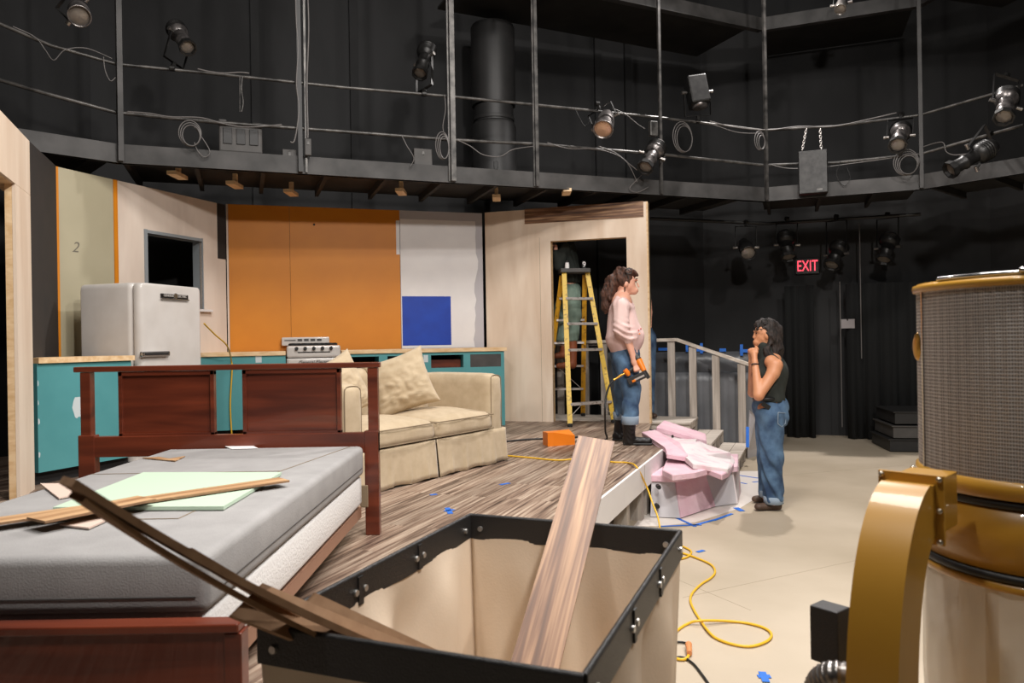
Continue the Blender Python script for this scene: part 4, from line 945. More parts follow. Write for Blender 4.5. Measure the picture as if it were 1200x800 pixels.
# drop sheet and tape on the floor
def ground_poly(name, pix, z, mt, label, cat, n_sub=0):
    P_ = [AZ(x, y, 0) for x, y in pix]; m = MB(); m.prism([(p.x, p.y) for p in P_], 0.0, z); return tag(m.build(name, mt), label, cat)
ground_poly('drop_sheet', [(742, 617), (764, 590), (800, 560), (858, 552), (905, 552), (900, 575), (868, 595), (815, 612), (775, 616)], .002, K['plastic'], 'crinkled white plastic drop sheet on the floor under the foam rock', 'drop sheet')
def tape(pa, pb, w_=.028, label='blue painters tape strip along the drop sheet edge', group='blue tape around the drop sheet', z=0, zz=.003):
    a, b = AZ(*pa, z), AZ(*pb, z); m = MB(); m.bar(a+Vector((0, 0, zz)), b+Vector((0, 0, zz)), w_, .0012); return tag(m.build('masking_tape', K['tape']), label, 'tape', group)
tape((793, 607), (815, 617)); tape((772, 617), (822, 615)); tape((812, 616), (838, 609)); tape((836, 610), (858, 602)); tape((862, 595), (870, 599), .05); tape((741, 607), (751, 609), .06); tape((866, 557), (893, 561)); tape((864, 565), (875, 567)); tape((882, 565), (905, 563))
tape((817, 647), (825, 645), .03, 'small blue tape dash on floor above the yellow cord', 'x')['group'] = 'spike tape'
tape((888, 793), (903, 793), .03, 'blue tape cross bar at the bottom of the concrete floor', 'spike tape'); tape((893, 788), (898, 800), .03, 'blue tape upright at the bottom of the concrete floor', 'spike tape', zz=.0045)
for a, b in (((504, 580), (512, 579)), ((521, 599), (532, 597)), ((586, 568), (597, 566)), ((524, 595), (528, 602))):
    o = tape(a, b, .03, 'small blue spike tape mark on the laminate platform', 'spike marks on the platform', PL, .0015)
# leaning grey board right of stairs
m = MB(); a = AZ(876, 537, 0); b = AZ(890, 533, 0)
m.add([a, b, AY(886, 487, 8.5), AY(878, 480, 8.6), a+Vector((0, .03, 0)), b+Vector((0, .03, 0)), AY(886, 487, 8.53), AY(878, 480, 8.63)], [(0, 1, 2, 3), (7, 6, 5, 4), (0, 4, 5, 1), (1, 5, 6, 2), (2, 6, 7, 3), (3, 7, 4, 0)])
tag(m.build('foam_board', K['foam_grey']), 'pale grey board leaning behind the right-hand woman at the stair end', 'board')
m = MB(); q0, q1 = AY(876, 500, 8.2), AY(876, 524, 8.1); m.bar(q0, q1, .035, .003, (0, 1, 0)); tag(m.build('masking_tape', K['tape']), 'vertical blue tape on the last stair post', 'tape')
# orange block
q = AZ(642, 523, PL); f = Fr((q.x, q.y), ang=.28)
t = thing('orange_bracket', 'orange painted wooden wedge block on the platform by black hose', 'wooden block', f.p(.12, -.08, PL))
m = MB(); m.prism([X3(f.p(0, 0, 0))[:2], X3(f.p(.055, 0, 0))[:2], X3(f.p(.27, -.02, 0))[:2], X3(f.p(.265, -.16, 0))[:2], X3(f.p(.0, -.14, 0))[:2]], PL, [PL+.125, PL+.125, PL+.085, PL+.125, PL+.12]); m.build('block', K['nail_or'], t)

# ------------------------------------------------------------------ people
def shoe(prims, heel, toe, r=.042, h_=.05):
    heel = Vector(heel); toe = Vector(toe); prims += [('c', X3(heel), X3(toe), r, r*.8, (1, 1, .8)), ('c', X3(heel), X3(heel+Vector((0, 0, h_))), r*.95, r)]
def fingers(prims, palm, along, side, curl, L=.075, r=.0085, n=4):
    """palm: Vector centre of the knuckles; along: finger direction; side: across the knuckles; curl: direction they bend to"""
    for i in range(n):
        o = palm+side*(i-1.5)*.019; l_ = L*(.88, 1, .96, .78)[i]
        a = o+along*l_*.42; b = a+(along*.35+curl*.8).normalized()*l_*.34; c_ = b+(curl*.9-along*.35).normalized()*l_*.26
        prims += [('c', X3(o), X3(a), r, r*.95), ('c', X3(a), X3(b), r*.95, r*.88), ('c', X3(b), X3(c_), r*.88, r*.8)]
V3 = Vector
# ---- woman in pink, on the platform
def W(px, py, dy=0): return AY(px, py, 6.86+dy)
t = thing('person', 'person in pink sweatshirt and jeans holding an orange nail gun on the platform', 'person', AZ(740, 520, PL))
# skin body
pr = [('e', X3(W(732.5, 330)), (.092, .073, .105)), ('c', X3(W(738, 336)), X3(W(742.5, 340)), .058, .038), ('c', X3(W(740, 341)), X3(W(744, 342.5)), .036, .020),
      ('c', X3(W(746.8, 331.5)), X3(W(748.6, 335.6)), .008, .0095), ('e', X3(W(745.8, 328)), (.012, .05, .012)), ('c', X3(W(746.2, 340)), X3(W(746.8, 341)), .012, .011, (1, 1.7, .8)),
      ('c', X3(W(731, 338)), X3(W(728, 353)), .052, .058), ('e', X3(W(733.5, 332.5, -.074)), (.017, .012, .028)), ('e', X3(W(733.5, 332.5, .074)), (.017, .012, .028)),
      ('c', X3(W(728, 355)), X3(W(729, 380)), .11, .11, (.9, 1.3, 1)), ('c', X3(W(729, 380)), X3(W(731, 415)), .11, .12, (.9, 1.25, 1)),
      ('c', X3(W(727, 360, -.15)), X3(W(727, 360, .15)), .055, .055),
      ('c', X3(W(728, 362, -.17)), X3(W(733, 390, -.22)), .045, .038), ('c', X3(W(733, 390, -.22)), X3(W(742.5, 419, -.24)), .041, .026),
      ('c', X3(W(728, 362, .17)), X3(W(731, 390, .22)), .045, .038), ('c', X3(W(731, 390, .22)), X3(W(737, 420, .22)), .04, .026),
      ('c', X3(W(737, 420, .22)), X3(W(738, 431, .22)), .03, .022), 
      ('c', X3(W(733, 420, -.08)), X3(W(739, 458, -.14)), .08, .055), ('c', X3(W(739, 458, -.14)), X3(W(737, 494, -.18)), .052, .036),
      ('c', X3(W(731, 420, .08)), X3(W(731, 458, .14)), .08, .055), ('c', X3(W(731, 458, .14)), X3(W(728, 495, .19)), .052, .036)]
hp = W(744.5, 424, -.245)
pr += [('c', X3(W(742.3, 418, -.242)), X3(hp), .026, .034, (1, .7, 1)), ('c', X3(hp), X3(W(746, 428.5, -.245)), .034, .03, (1, .7, 1))]
kn = W(747, 430, -.265); fingers(pr, W(746.3, 429.5, -.262), V3((.25, -.35, -.9)).normalized(), V3((.93, 0, .35)).normalized(), V3((-.1, 1, .1)).normalized())
pr += [('c', X3(W(747.5, 423, -.235)), X3(W(750.5, 428.5, -.21)), .011, .009), ('c', X3(W(750.5, 428.5, -.21)), X3(W(749, 432, -.2)), .0095, .008)]
fingers(pr, W(738, 433, .22), V3((.15, 0, -1)).normalized(), V3((1, 0, .1)).normalized(), V3((0, -1, 0)), .07)
solid('body', pr, K['skin'], t, .0058, .013)
m = MB(); m.sphere(W(745.3, 330.2, -.034), .0075, (.7, 1, .8)); m.build('eye', K['dark'], t); m = MB(); m.sphere(W(745.3, 330.2, .034), .0075, (.7, 1, .8)); m.build('eye', K['dark'], t)
m = MB(); m.tube([W(747, 327, -.018), W(746.6, 326.3, -.036), W(745, 327, -.05)], .004, 6); m.build('eyebrow', K['hair_br'], t)
m = MB(); m.tube([W(747.8, 339.2, -.001), W(747.0, 339.3, -.018), W(745.4, 338.6, -.027)], .0036, 6); m.build('lips', mat('lips', C3(170, 90, 86), .5), t)
# hair
hr = [('e', X3(W(729.5, 327)), (.102, .088, .094)), ('c', X3(W(740, 319.5)), X3(W(727, 320)), .042, .055, (1, 1.5, 1)), ('c', X3(W(742, 320.5)), X3(W(745.5, 322.5)), .02, .013, (1, 3, 1)),
      ('c', X3(W(735, 328, -.075)), X3(W(732, 342, -.062)), .016, .010), ('c', X3(W(722, 322)), X3(W(717, 330)), .04, .055),
      ('c', X3(W(717, 330)), X3(W(712.5, 346)), .058, .066), ('c', X3(W(712.5, 346)), X3(W(709.5, 360)), .064, .04), ('c', X3(W(709.5, 358)), X3(W(708.5, 368)), .036, .012), ('c', X3(W(718, 334, -.05)), X3(W(715, 350, -.06)), .03, .02),
      ('s', X3(W(745.5, 336.5)), (.080, .2, .098)), ('s', X3(W(736, 334, -.09)), (.03, .03, .032))]
solid('hair', hr, K['hair_br'], t, .0062, .015, curls(.009, 55))
m = MB()
for dy in (-.06, .0): m.tube([W(737.5+4*math.cos(a)-1, 317.5+3.2*math.sin(a), dy-.02) for a in [2*PI*k/16 for k in range(16)]], .004, 6, True)
m.tube([W(734, 319, -.09), W(737, 326, -.095)], .004, 6); m.build('glasses_on_head', K['chrome_dark'], t)
# sweatshirt
ct = W(730, 414).z
sw_ = [('c', X3(W(728.5, 364)), X3(W(732, 393)), .120, .176, (1, 1.05, 1)), ('c', X3(W(727.5, 358, -.14)), X3(W(727.5, 358, .14)), .072, .072), ('c', X3(W(728, 350)), X3(W(728.5, 360)), .070, .10, (1, 1.3, 1)), ('c', X3(W(726, 355, -.09)), X3(W(726, 355, .09)), .062, .062), ('c', X3(W(731, 400)), X3(W(732.5, 412)), .150, .125, (1, 1.15, 1)),
       ('c', X3(W(727.5, 360, -.165)), X3(W(728.5, 386, -.225)), .072, .070), ('c', X3(W(728.5, 386, -.225)), X3(W(737, 397, -.238)), .068, .048),
       ('c', X3(W(727.5, 360, .165)), X3(W(729.5, 386, .225)), .072, .070), ('c', X3(W(729.5, 386, .225)), X3(W(735, 400, .23)), .068, .048)]
def sw_wr(X, Y, Z):
    z0 = W(730, 391).z; near = np.exp(-((Z-z0)/.09)**2)
    return .008*np.sin(118*(Z+.3*X)+2.5*np.sin(20*X))*near*np.clip((6.86-.14-Y)*14, 0, 1)+folds(.006, 22, .5)(X, Y, Z)
solid('sweatshirt', sw_, K['pink_cloth'], t, .0068, .03, sw_wr, lambda X, Y, Z: ct-Z)
m = MB(); m.tube([W(729.5+11*math.cos(a), 351.5+2.6*math.sin(a)*0+ -2.2*math.cos(a)*-1, .075*math.sin(a)) for a in [2*PI*k/20 for k in range(20)]], .011, 8, True); m.build('collar', K['pink_cloth'], t)
# print on the chest
for i, (px, py, dy, cl) in enumerate([(748.5, 387, -.13, 'red'), (749.5, 391, -.13, 'nail_or'), (751, 385, -.10, 'red'), (747.5, 391.5, -.14, 'nail_or')]):
    m = MB(); q = W(px, py, dy); m.sphere(q, .013, (.5, .6, .5), 8); m.build('chest_print', K[cl], t)
# jeans
jn = [('e', X3(W(731.5, 415)), (.125, .16, .10)), ('c', X3(W(732, 405)), X3(W(732, 416)), .115, .12, (1, 1.25, 1)), ('c', X3(W(733, 424, -.085)), X3(W(740, 458, -.14)), .112, .085), ('c', X3(W(740, 458, -.14)), X3(W(738.5, 493, -.18)), .080, .070),
      ('c', X3(W(730, 424, .085)), X3(W(730.5, 458, .15)), .105, .085), ('c', X3(W(730.5, 458, .15)), X3(W(728, 488, .2)), .08, .068)]
zc1 = W(738, 496, -.18).z; 
solid('jeans', jn, K['denim'], t, .007, .025, folds(.011, 34, .9, 1), lambda X, Y, Z: (zc1-.0)-Z)
for c_, s_ in ((W(738.5, 492.5, -.18), -.18), (W(728, 487, .2), .2)):
    m = MB(); m.lathe([(.070, -.035), (.076, -.03), (.079, .035), (.074, .04)], c_, n=24); m.build('jeans_cuff', K['denim_lt'], t)
fn = AZ(741, 521, PL); ffa = AZ(729, 515.5, PL)
for q, dirx in ((fn, V3((.16, -.03, 0))), (ffa, V3((.10, -.09, 0)))):
    p_ = []; q = q+V3((-.02, 0, .038)); shoe(p_, q-V3((.02, 0, 0)), q+dirx, .046, .0); tp_ = W(737.5, 494, -.18) if q.y < 6.8 else W(728, 489, .2); p_.append(('c', X3(q-V3((.01, 0, 0))), X3(tp_), .052, .060))
    so_z = PL+.003
    solid('boot', p_, K['boot_bk'], t, .006, .02, folds(.003, 60), lambda X, Y, Z: so_z-Z)
    m = MB(); e_ = q+dirx; m.bar((q.x-.06, q.y+.01, PL+.011), (e_.x+.035, e_.y, PL+.011), .088, .02, bevel=.008); m.build('boot_sole', K['black_rub'], t)
# nail gun
gn = thing('nail_gun', 'orange and black pneumatic nail gun in the hand of person in pink', 'nail gun', W(748, 432, -.26))
m = MB(); m.cyl(W(744, 417, -.23), W(748, 421.5, -.25), .030, .032, 16); m.build('motor_cap', K['cap_black'], gn)
m = MB(); m.cyl(W(748.2, 421.7, -.25), W(755, 434.5, -.29), .032, .022, 16); m.build('cylinder_housing', K['nail_or'], gn)
m = MB(); m.bar(W(755, 434.5, -.29), W(760.5, 443, -.31), .02, .03); m.build('nose', K['cap_black'], gn)
m = MB(); m.bar(W(736, 447.5, -.25), W(757.5, 438, -.30), .034, .062, bevel=.006); m.build('magazine', K['cap_black'], gn)
m = MB(); m.bar(W(741, 446.3, -.275), W(755, 439.6, -.318), .004, .016); m.build('magazine_rail', K['alu'], gn)
m = MB(); m.bar(W(741, 446.9, -.278), W(744.5, 445.2, -.288), .006, .018); m.build('magazine_label', K['nail_or'], gn)
m = MB(); m.tube([W(733.5, 437.5, -.24), W(738, 434, -.235), W(743, 431, -.24), W(749, 428, -.245)], [.02, .017, .016, .018], 10); m.build('grip', K['cap_black'], gn)
m = MB(); m.tube([W(732, 433, -.24), W(735.5, 437, -.24), W(737, 440, -.24)], [.022, .026, .016], 10); m.build('grip_end', K['nail_or'], gn)
m = MB(); m.tube([W(732, 437.5, -.24), W(727, 440, -.24), W(722, 443.5, -.24), W(719, 445, -.24)], [.009, .013, .009, .013], 10); m.build('air_fitting', K['brass'], gn)
H_ = [W(719, 445, -.24), W(714, 452, -.25), W(710, 466, -.27), W(709, 485, -.3), AZ(709.5, 505, PL+.10), AZ(711, 514, PL+.012), AZ(700, 515.5, PL+.009), AZ(680, 512, PL+.009), AZ(655, 513, PL+.009), AZ(615, 515, PL+.009), AZ(585, 518, PL+.009)]
m = MB(); m.tube(spline(H_, 8), .009, 8); tag(m.build('air_hose', K['black_rub']), 'black air hose from the nail gun down across the platform', 'hose')

# ---- woman in black sleeveless top
def Q(px, py, dy=0): return AY(px, py, 6.12+dy)
t = thing('person', 'person in black sleeveless top and jeans standing on the concrete floor, hands at chin', 'person', AZ(903, 596, 0))
pr = [('e', X3(Q(897.5, 391.5)), (.092, .073, .105)), ('c', X3(Q(891, 398)), X3(Q(888, 401)), .056, .036), ('c', X3(Q(889, 402.5)), X3(Q(887, 404.5)), .035, .020),
      ('c', X3(Q(885, 390.5)), X3(Q(883.3, 395)), .008, .0105), ('e', X3(Q(885.8, 388)), (.012, .05, .012)), ('c', X3(Q(885.3, 400)), X3(Q(885.0, 401)), .012, .011, (1, 1.7, .8)),
      ('c', X3(Q(896, 402)), X3(Q(900, 418)), .052, .056), ('e', X3(Q(898.5, 393, -.074)), (.017, .012, .028)), ('e', X3(Q(898.5, 393, .074)), (.017, .012, .028)),
      ('c', X3(Q(904, 424, -.14)), X3(Q(904, 424, .14)), .055, .055), ('c', X3(Q(903, 425)), X3(Q(900, 455)), .10, .105, (.85, 1.3, 1)), ('c', X3(Q(900, 455)), X3(Q(901, 475)), .105, .12, (.85, 1.3, 1)),
      # near (left) arm
      ('c', X3(Q(908.5, 428, -.17)), X3(Q(906, 437, -.185)), .060, .052), ('c', X3(Q(906, 437, -.185)), X3(Q(889, 463, -.22)), .050, .041), ('c', X3(Q(889, 463, -.22)), X3(Q(884.5, 424, -.12)), .043, .025),
      # far arm
      ('c', X3(Q(902, 428, .16)), X3(Q(882, 460, .17)), .05, .038), ('c', X3(Q(882, 460, .17)), X3(Q(881, 424, -.02)), .040, .025),
      ('c', X3(Q(899, 480, -.08)), X3(Q(902, 535, -.09)), .08, .055), ('c', X3(Q(902, 535, -.09)), X3(Q(906, 588, -.09)), .052, .036),
      ('c', X3(Q(899, 480, .08)), X3(Q(899, 535, .09)), .08, .055), ('c', X3(Q(899, 535, .09)), X3(Q(898, 582, .16)), .052, .036)]
# hands clasped below the chin
pr += [('c', X3(Q(884.5, 424, -.12)), X3(Q(883.5, 415, -.085)), .027, .033, (.8, 1, 1)), ('c', X3(Q(881, 424, -.02)), X3(Q(880.5, 416, -.03)), .027, .031, (.8, 1, 1))]
fingers(pr, Q(883.8, 413.5, -.085), V3((-.2, .3, .9)).normalized(), V3((.75, -.6, .25)).normalized(), V3((-.1, .95, -.1)).normalized(), .068)
fingers(pr, Q(881.5, 414, -.02), V3((.0, -.3, .9)).normalized(), V3((-.7, .6, -.25)).normalized(), V3((.3, -.9, -.1)).normalized(), .066)
pr += [('c', X3(Q(886, 413, -.09)), X3(Q(887, 408, -.07)), .0105, .009), ('c', X3(Q(887, 408, -.07)), X3(Q(885.5, 405.5, -.05)), .009, .008), ('c', X3(Q(883, 414, -.03)), X3(Q(885, 409, -.03)), .0105, .009)]
solid('body', pr, K['skin_tan'], t, .0055, .013)
m = MB(); m.sphere(Q(886.2, 390.2, -.034), .0075, (.7, 1, .8)); m.build('eye', K['dark'], t); m = MB(); m.sphere(Q(886.2, 390.2, .034), .0075, (.7, 1, .8)); m.build('eye', K['dark'], t)
m = MB(); m.tube([Q(884.4, 387, -.018), Q(885, 386, -.036), Q(887, 387, -.05)], .004, 6); m.build('eyebrow', K['hair_dk'], t)
m = MB(); m.tube([Q(884.2, 399.6, -.001), Q(885, 399.9, -.018), Q(886.6, 399.6, -.027)], .0036, 6); m.build('lips', mat('lips2', C3(150, 80, 70), .5), t)
m = MB(); m.tube([Q(884.9+3.9*math.cos(a), 427+1.0*math.sin(a), -.135+.026*math.sin(a)) for a in [2*PI*k/18 for k in range(18)]], .005, 6, True); m.build('wrist_band', K['cap_black'], t)
hr = [('e', X3(Q(900.5, 388)), (.105, .092, .10)), ('c', X3(Q(890, 380.5)), X3(Q(903, 381)), .035, .055, (1, 1.5, 1)), ('c', X3(Q(888, 381)), X3(Q(886.5, 384)), .018, .012, (1, 3, 1)),
      ('c', X3(Q(904, 392)), X3(Q(907, 410)), .09, .078), ('c', X3(Q(907, 410)), X3(Q(908, 423)), .078, .05), ('c', X3(Q(898, 400, -.07)), X3(Q(902, 420, -.075)), .028, .03), ('c', X3(Q(900, 404, .05)), X3(Q(904, 422, .06)), .04, .03), ('c', X3(Q(896, 383, -.065)), X3(Q(893, 390, -.075)), .02, .014),
      ('s', X3(Q(886.5, 397)), (.080, .2, .092)), ('s', X3(Q(896, 394.5, -.095)), (.028, .03, .03))]
solid('hair', hr, K['hair_dk'], t, .006, .015, curls(.010, 50))
m = MB()
for dy in (-.07, .0): m.tube([Q(896+3.5*math.cos(a), 376.5+2.6*math.sin(a), dy) for a in [2*PI*k/16 for k in range(16)]], .004, 6, True)
m.build('glasses_on_head', K['ers_dk'], t)
zt_ = Q(900, 470).z
tk = [('e', X3(Q(904.5, 434)), (.115, .155, .13)), ('c', X3(Q(904, 425, -.09)), X3(Q(904, 425, .09)), .068, .068), ('c', X3(Q(901, 452)), X3(Q(901.5, 466)), .118, .13, (.9, 1.28, 1)), ('c', X3(Q(895.5, 405)), X3(Q(899.5, 420)), .062, .085), ('e', X3(Q(894, 437)), (.09, .13, .10)), ('e', X3(Q(911, 441)), (.070, .135, .14)), ('s', X3(Q(905.5, 434, -.215)), (.060, .070, .095)), ('s', X3(Q(905, 432, .21)), (.068, .072, .105))]
solid('sleeveless_top', tk, K['dk_top'], t, .0065, .03, folds(.004, 34, .9, 2), lambda X, Y, Z: np.maximum(zt_-Z, 0*Z-1))
jn = [('e', X3(Q(902.5, 478)), (.135, .165, .12)), ('c', X3(Q(900.5, 466)), X3(Q(901, 474)), .118, .125, (1, 1.22, 1)), ('e', X3(Q(909, 488)), (.095, .15, .10)), ('c', X3(Q(902, 487, -.085)), X3(Q(904.5, 535, -.10)), .112, .088), ('c', X3(Q(904.5, 535, -.10)), X3(Q(906.5, 584, -.09)), .086, .074),
      ('c', X3(Q(900, 487, .085)), X3(Q(900, 535, .11)), .108, .085), ('c', X3(Q(900, 535, .11)), X3(Q(900.5, 577, .16)), .085, .074)]
zj = Q(900, 465.5).z; zb_ = Q(906, 588, -.09).z
solid('jeans', jn, K['denim'], t, .007, .025, folds(.009, 30, .8, 3), lambda X, Y, Z: np.maximum(Z-zj, zb_-Z))
for c_ in (Q(906.5, 585.5, -.09), Q(901, 578, .16)):
    m = MB(); m.lathe([(.070, -.03), (.077, -.026), (.080, .026), (.074, .03)], c_, n=24); m.build('jeans_cuff', K['denim_lt'], t)
m = MB(); P_ = [Q(912, 483, -.215), Q(921, 484, -.14), Q(920.5, 496, -.13), Q(916, 500, -.18), Q(911.5, 496, -.215), Q(912, 483, -.215)]; m.tube(P_, .0035, 5); m.build('back_pocket_seam', K['denim_lt'], t)
m = MB(); fq = Fr((Q(908, 480, -.15).x, Q(0, 480, -.17).y), ang=.3); m.tube([Q(900.5+17.4*math.cos(a)*.96, 467.5, .16*math.sin(a)) for a in [2*PI*k/30 for k in range(30)]], .018, 6, True, 1); m.build('belt', K['black_rub'], t)
m = MB(); m.bar(Q(893, 472.5, -.165), Q(902, 478, -.17), .008, .035); m.build('pocket_item', K['black_rub'], t)
for q, d_ in ((AZ(909, 597, 0), V3((-.15, -.035, 0))), (AZ(901, 588, 0), V3((-.12, -.03, 0)))):
    q = q+V3((0, 0, .034)); p_ = []; shoe(p_, q, q+d_, .044, .04); solid('boot', p_, K['boot_br'], t, .006, .03, None, lambda X, Y, Z: .003-Z)

# ---- person on the far side of the ladder
def S_(px, py, dy=0): return AY(px, py, 9.22+dy)
t = thing('person', 'person in grey-green trousers and tan boots standing on the far side of yellow ladder', 'person', S_(660, 432))
zl = {}
pr = [('e', X3(S_(655, 262)), (.09, .075, .11)), ('c', X3(S_(656, 268)), X3(S_(659, 282)), .055, .06), ('c', X3(S_(663, 290)), X3(S_(668, 325)), .12, .12, (.9, 1.3, 1)), ('c', X3(S_(662, 288, -.15)), X3(S_(662, 288, .15)), .06, .06),
      ('c', X3(S_(662, 290, -.18)), X3(S_(655, 312, -.2)), .048, .04), ('c', X3(S_(655, 312, -.2)), X3(S_(651, 292, -.22)), .04, .028), ('c', X3(S_(662, 290, .18)), X3(S_(655, 312, .2)), .048, .04), ('c', X3(S_(655, 312, .2)), X3(S_(650, 290, .2)), .04, .028),
      ('c', X3(S_(668, 335, -.08)), X3(S_(672, 372, -.09)), .08, .055), ('c', X3(S_(672, 372, -.09)), X3(S_(671, 412, -.05)), .05, .036), ('c', X3(S_(666, 335, .08)), X3(S_(654, 368, .08)), .08, .055), ('c', X3(S_(654, 368, .08)), X3(S_(661, 400, .05)), .05, .036)]
fingers(pr, S_(651, 290, -.22), V3((-.3, 0, .9)).normalized(), V3((.6, -.8, 0)), V3((-.9, 0, 0)), .07); fingers(pr, S_(650, 288, .2), V3((-.3, 0, .9)).normalized(), V3((.6, -.8, 0)), V3((-.9, 0, 0)), .07)
solid('body', pr, K['skin'], t, .008, .014)
solid('hair', [('e', X3(S_(656.5, 259)), (.10, .088, .10)), ('s', X3(S_(648, 266)), (.07, .2, .09))], K['hair_dk'], t, .009, .015, curls(.006, 50))
z_h = S_(668, 332).z
solid('work_shirt', [('c', X3(S_(663, 292)), X3(S_(668, 325)), .14, .15, (.9, 1.3, 1)), ('c', X3(S_(662, 288, -.16)), X3(S_(662, 288, .16)), .075, .075), ('c', X3(S_(662, 290, -.18)), X3(S_(655, 312, -.2)), .07, .06), ('c', X3(S_(655, 312, -.2)), X3(S_(651.5, 296, -.22)), .06, .045), ('c', X3(S_(662, 290, .18)), X3(S_(655, 312, .2)), .07, .06), ('c', X3(S_(655, 312, .2)), X3(S_(651, 294, .2)), .06, .045)], K['shirt_dk'], t, .008, .03, folds(.006, 30), lambda X, Y, Z: z_h-Z)
zb2_ = S_(660, 400).z
solid('trousers', [('e', X3(S_(668, 340)), (.14, .16, .11)), ('c', X3(S_(669, 342, -.08)), X3(S_(673, 368, -.09)), .12, .09), ('c', X3(S_(673, 368, -.09)), X3(S_(671, 396, -.05)), .085, .075), ('c', X3(S_(666, 342, .08)), X3(S_(655, 368, .08)), .115, .09), ('c', X3(S_(655, 368, .08)), X3(S_(659, 396, .05)), .085, .08)], K['pants_gn'], t, .008, .025, folds(.007, 34), lambda X, Y, Z: np.maximum(Z-S_(668, 332).z, zb2_-Z))
for a, b, c_ in ((S_(671, 390, -.05), S_(671, 427, -.07), S_(655, 428.5, -.1)), (S_(661, 396, .05), S_(661, 415, .05), S_(652, 417, .05))):
    solid('boot', [('c', X3(a), X3(b), .06, .05), ('c', X3(b), X3(c_), .045, .036)], K['boot_or'], t, .007, .02)
# ---- person mostly hidden behind the doorway flat
def H2(px, py, dy=0): return AY(px, py, 9.02+dy)
t = thing('person', 'person in jeans almost hidden behind the right edge of plywood doorway flat', 'person', AZ(756, 484, PL))
pr = [('e', X3(H2(750, 322)), (.09, .075, .11)), ('c', X3(H2(750, 328)), X3(H2(750, 342)), .055, .06), ('c', X3(H2(750, 350)), X3(H2(750, 382)), .12, .12, (1, 1.2, 1)), ('c', X3(H2(736, 347)), X3(H2(758, 347)), .05, .05),
      ('c', X3(H2(759, 348)), X3(H2(760.5, 366)), .045, .04), ('c', X3(H2(760.5, 366)), X3(H2(761, 388)), .038, .028), ('c', X3(H2(738, 348)), X3(H2(736, 368)), .045, .04), ('c', X3(H2(736, 368)), X3(H2(738, 390)), .038, .028),
      ('c', X3(H2(743, 395)), X3(H2(743, 436)), .08, .055), ('c', X3(H2(743, 436)), X3(H2(743, 484)), .05, .036), ('c', X3(H2(758, 395)), X3(H2(759, 436)), .08, .055), ('c', X3(H2(759, 436)), X3(H2(760, 484)), .05, .036)]
fingers(pr, H2(761, 391), V3((0, 0, -1)), V3((.3, .95, 0)), V3((-1, 0, 0)), .07); fingers(pr, H2(738, 393), V3((0, 0, -1)), V3((.3, .95, 0)), V3((1, 0, 0)), .07)
solid('body', pr, K['skin'], t, .009, .015)
solid('hair', [('e', X3(H2(751, 320, .01)), (.1, .09, .11)), ('s', X3(H2(744, 326, -.0)), (.06, .2, .09))], K['hair_dk'], t, .01, .015)
zz_ = H2(750, 384).z
solid('shirt', [('c', X3(H2(750, 352)), X3(H2(750, 380)), .135, .13, (1, 1.2, 1)), ('c', X3(H2(739, 347)), X3(H2(757, 347)), .06, .06)], K['shirt_dk'], t, .009, .03, None, lambda X, Y, Z: zz_-Z)
solid('jeans', [('c', X3(H2(750, 388)), X3(H2(750, 396)), .13, .14, (1.15, 1, 1)), ('c', X3(H2(743, 396)), X3(H2(743, 436)), .10, .085), ('c', X3(H2(743, 436)), X3(H2(743, 480)), .08, .07), ('c', X3(H2(759, 396)), X3(H2(760, 436)), .105, .085), ('c', X3(H2(760, 436)), X3(H2(760, 480)), .08, .07)], K['denim'], t, .009, .02, folds(.005, 30), lambda X, Y, Z: Z-zz_)
for px in (743, 760):
    q = AZ(px, 483, PL)+V3((0, .05, .04)); q.y = 9.04; q.z = PL+.04; q.x = H2(px, 470).x; p_ = []; shoe(p_, q, q+V3((.05, -.13, 0)), .045, .05); solid('boot', p_, K['boot_br'], t, .009, .03, None, lambda X, Y, Z: PL+.003-Z)

# ------------------------------------------------------------------ basket truck
BA, BB, BC, BD = [V3((p.x, p.y, 0)) for p in (AZ(555, 605, .9), AZ(790, 625, .9), AZ(684, 792, .9), AZ(309, 733, .9))]
bc = (BA+BB+BC+BD)/4; ly = ((BA-BD)+(BB-BC)).normalized(); fx = Fr(bc, ang=math.atan2(ly.y, ly.x)-PI/2)      # u across, -n along the length (away)
bw, bl = .60, .885
t = thing('laundry_truck', 'cream canvas basket truck with black rim in the foreground, holding planks', 'basket truck', (bc.x, bc.y, 0))
RZ = .9; BH = .058; bzb = .22
def wallsheet(a0, a1, b0, b1, nm, mt, seed):   # a: top pts, b: bottom
    N, Mz = 40, 16; V = []; Fc = []
    rr = random.Random(seed); ph = rr.uniform(0, 6)
    nrm = (a1-a0).cross(V3((0, 0, 1))).normalized()
    for i in range(N+1):
        for j in range(Mz+1):
            s_, q = i/N, j/Mz; p = (a0.lerp(a1, s_)).lerp(b0.lerp(b1, s_), q)
            edge = 4*s_*(1-s_); amp = .024*math.sin(PI*min(1, q*1.1)) if q > .0 else 0; amp *= max(0, min(1, (q-.07)*6))
            p = p+nrm*(amp*edge*(math.sin(5*s_*PI+ph+1.5*q)+.7*math.sin(14*s_+ph*2-2.5*q)+.25*math.sin(31*s_+ph)))
            V.append(p)
    for i in range(N):
        for j in range(Mz): k = i*(Mz+1)+j; Fc.append((k, k+Mz+1, k+Mz+2, k+1))
    m = MB(); m.add(V, Fc, True); o = m.build(nm, mt, t); md = o.modifiers.new('s', 'SOLIDIFY'); md.thickness = .003; return o
cor = [(-bw/2, -bl/2), (bw/2, -bl/2), (bw/2, bl/2), (-bw/2, bl/2)]     # u, n ; far-left, far-right, near-right, near-left (n + = near)
TPc = [fx.p(u, n_, RZ-.004) for u, n_ in cor]; BTc = [fx.p(u*.9, n_*.92, bzb) for u, n_ in cor]
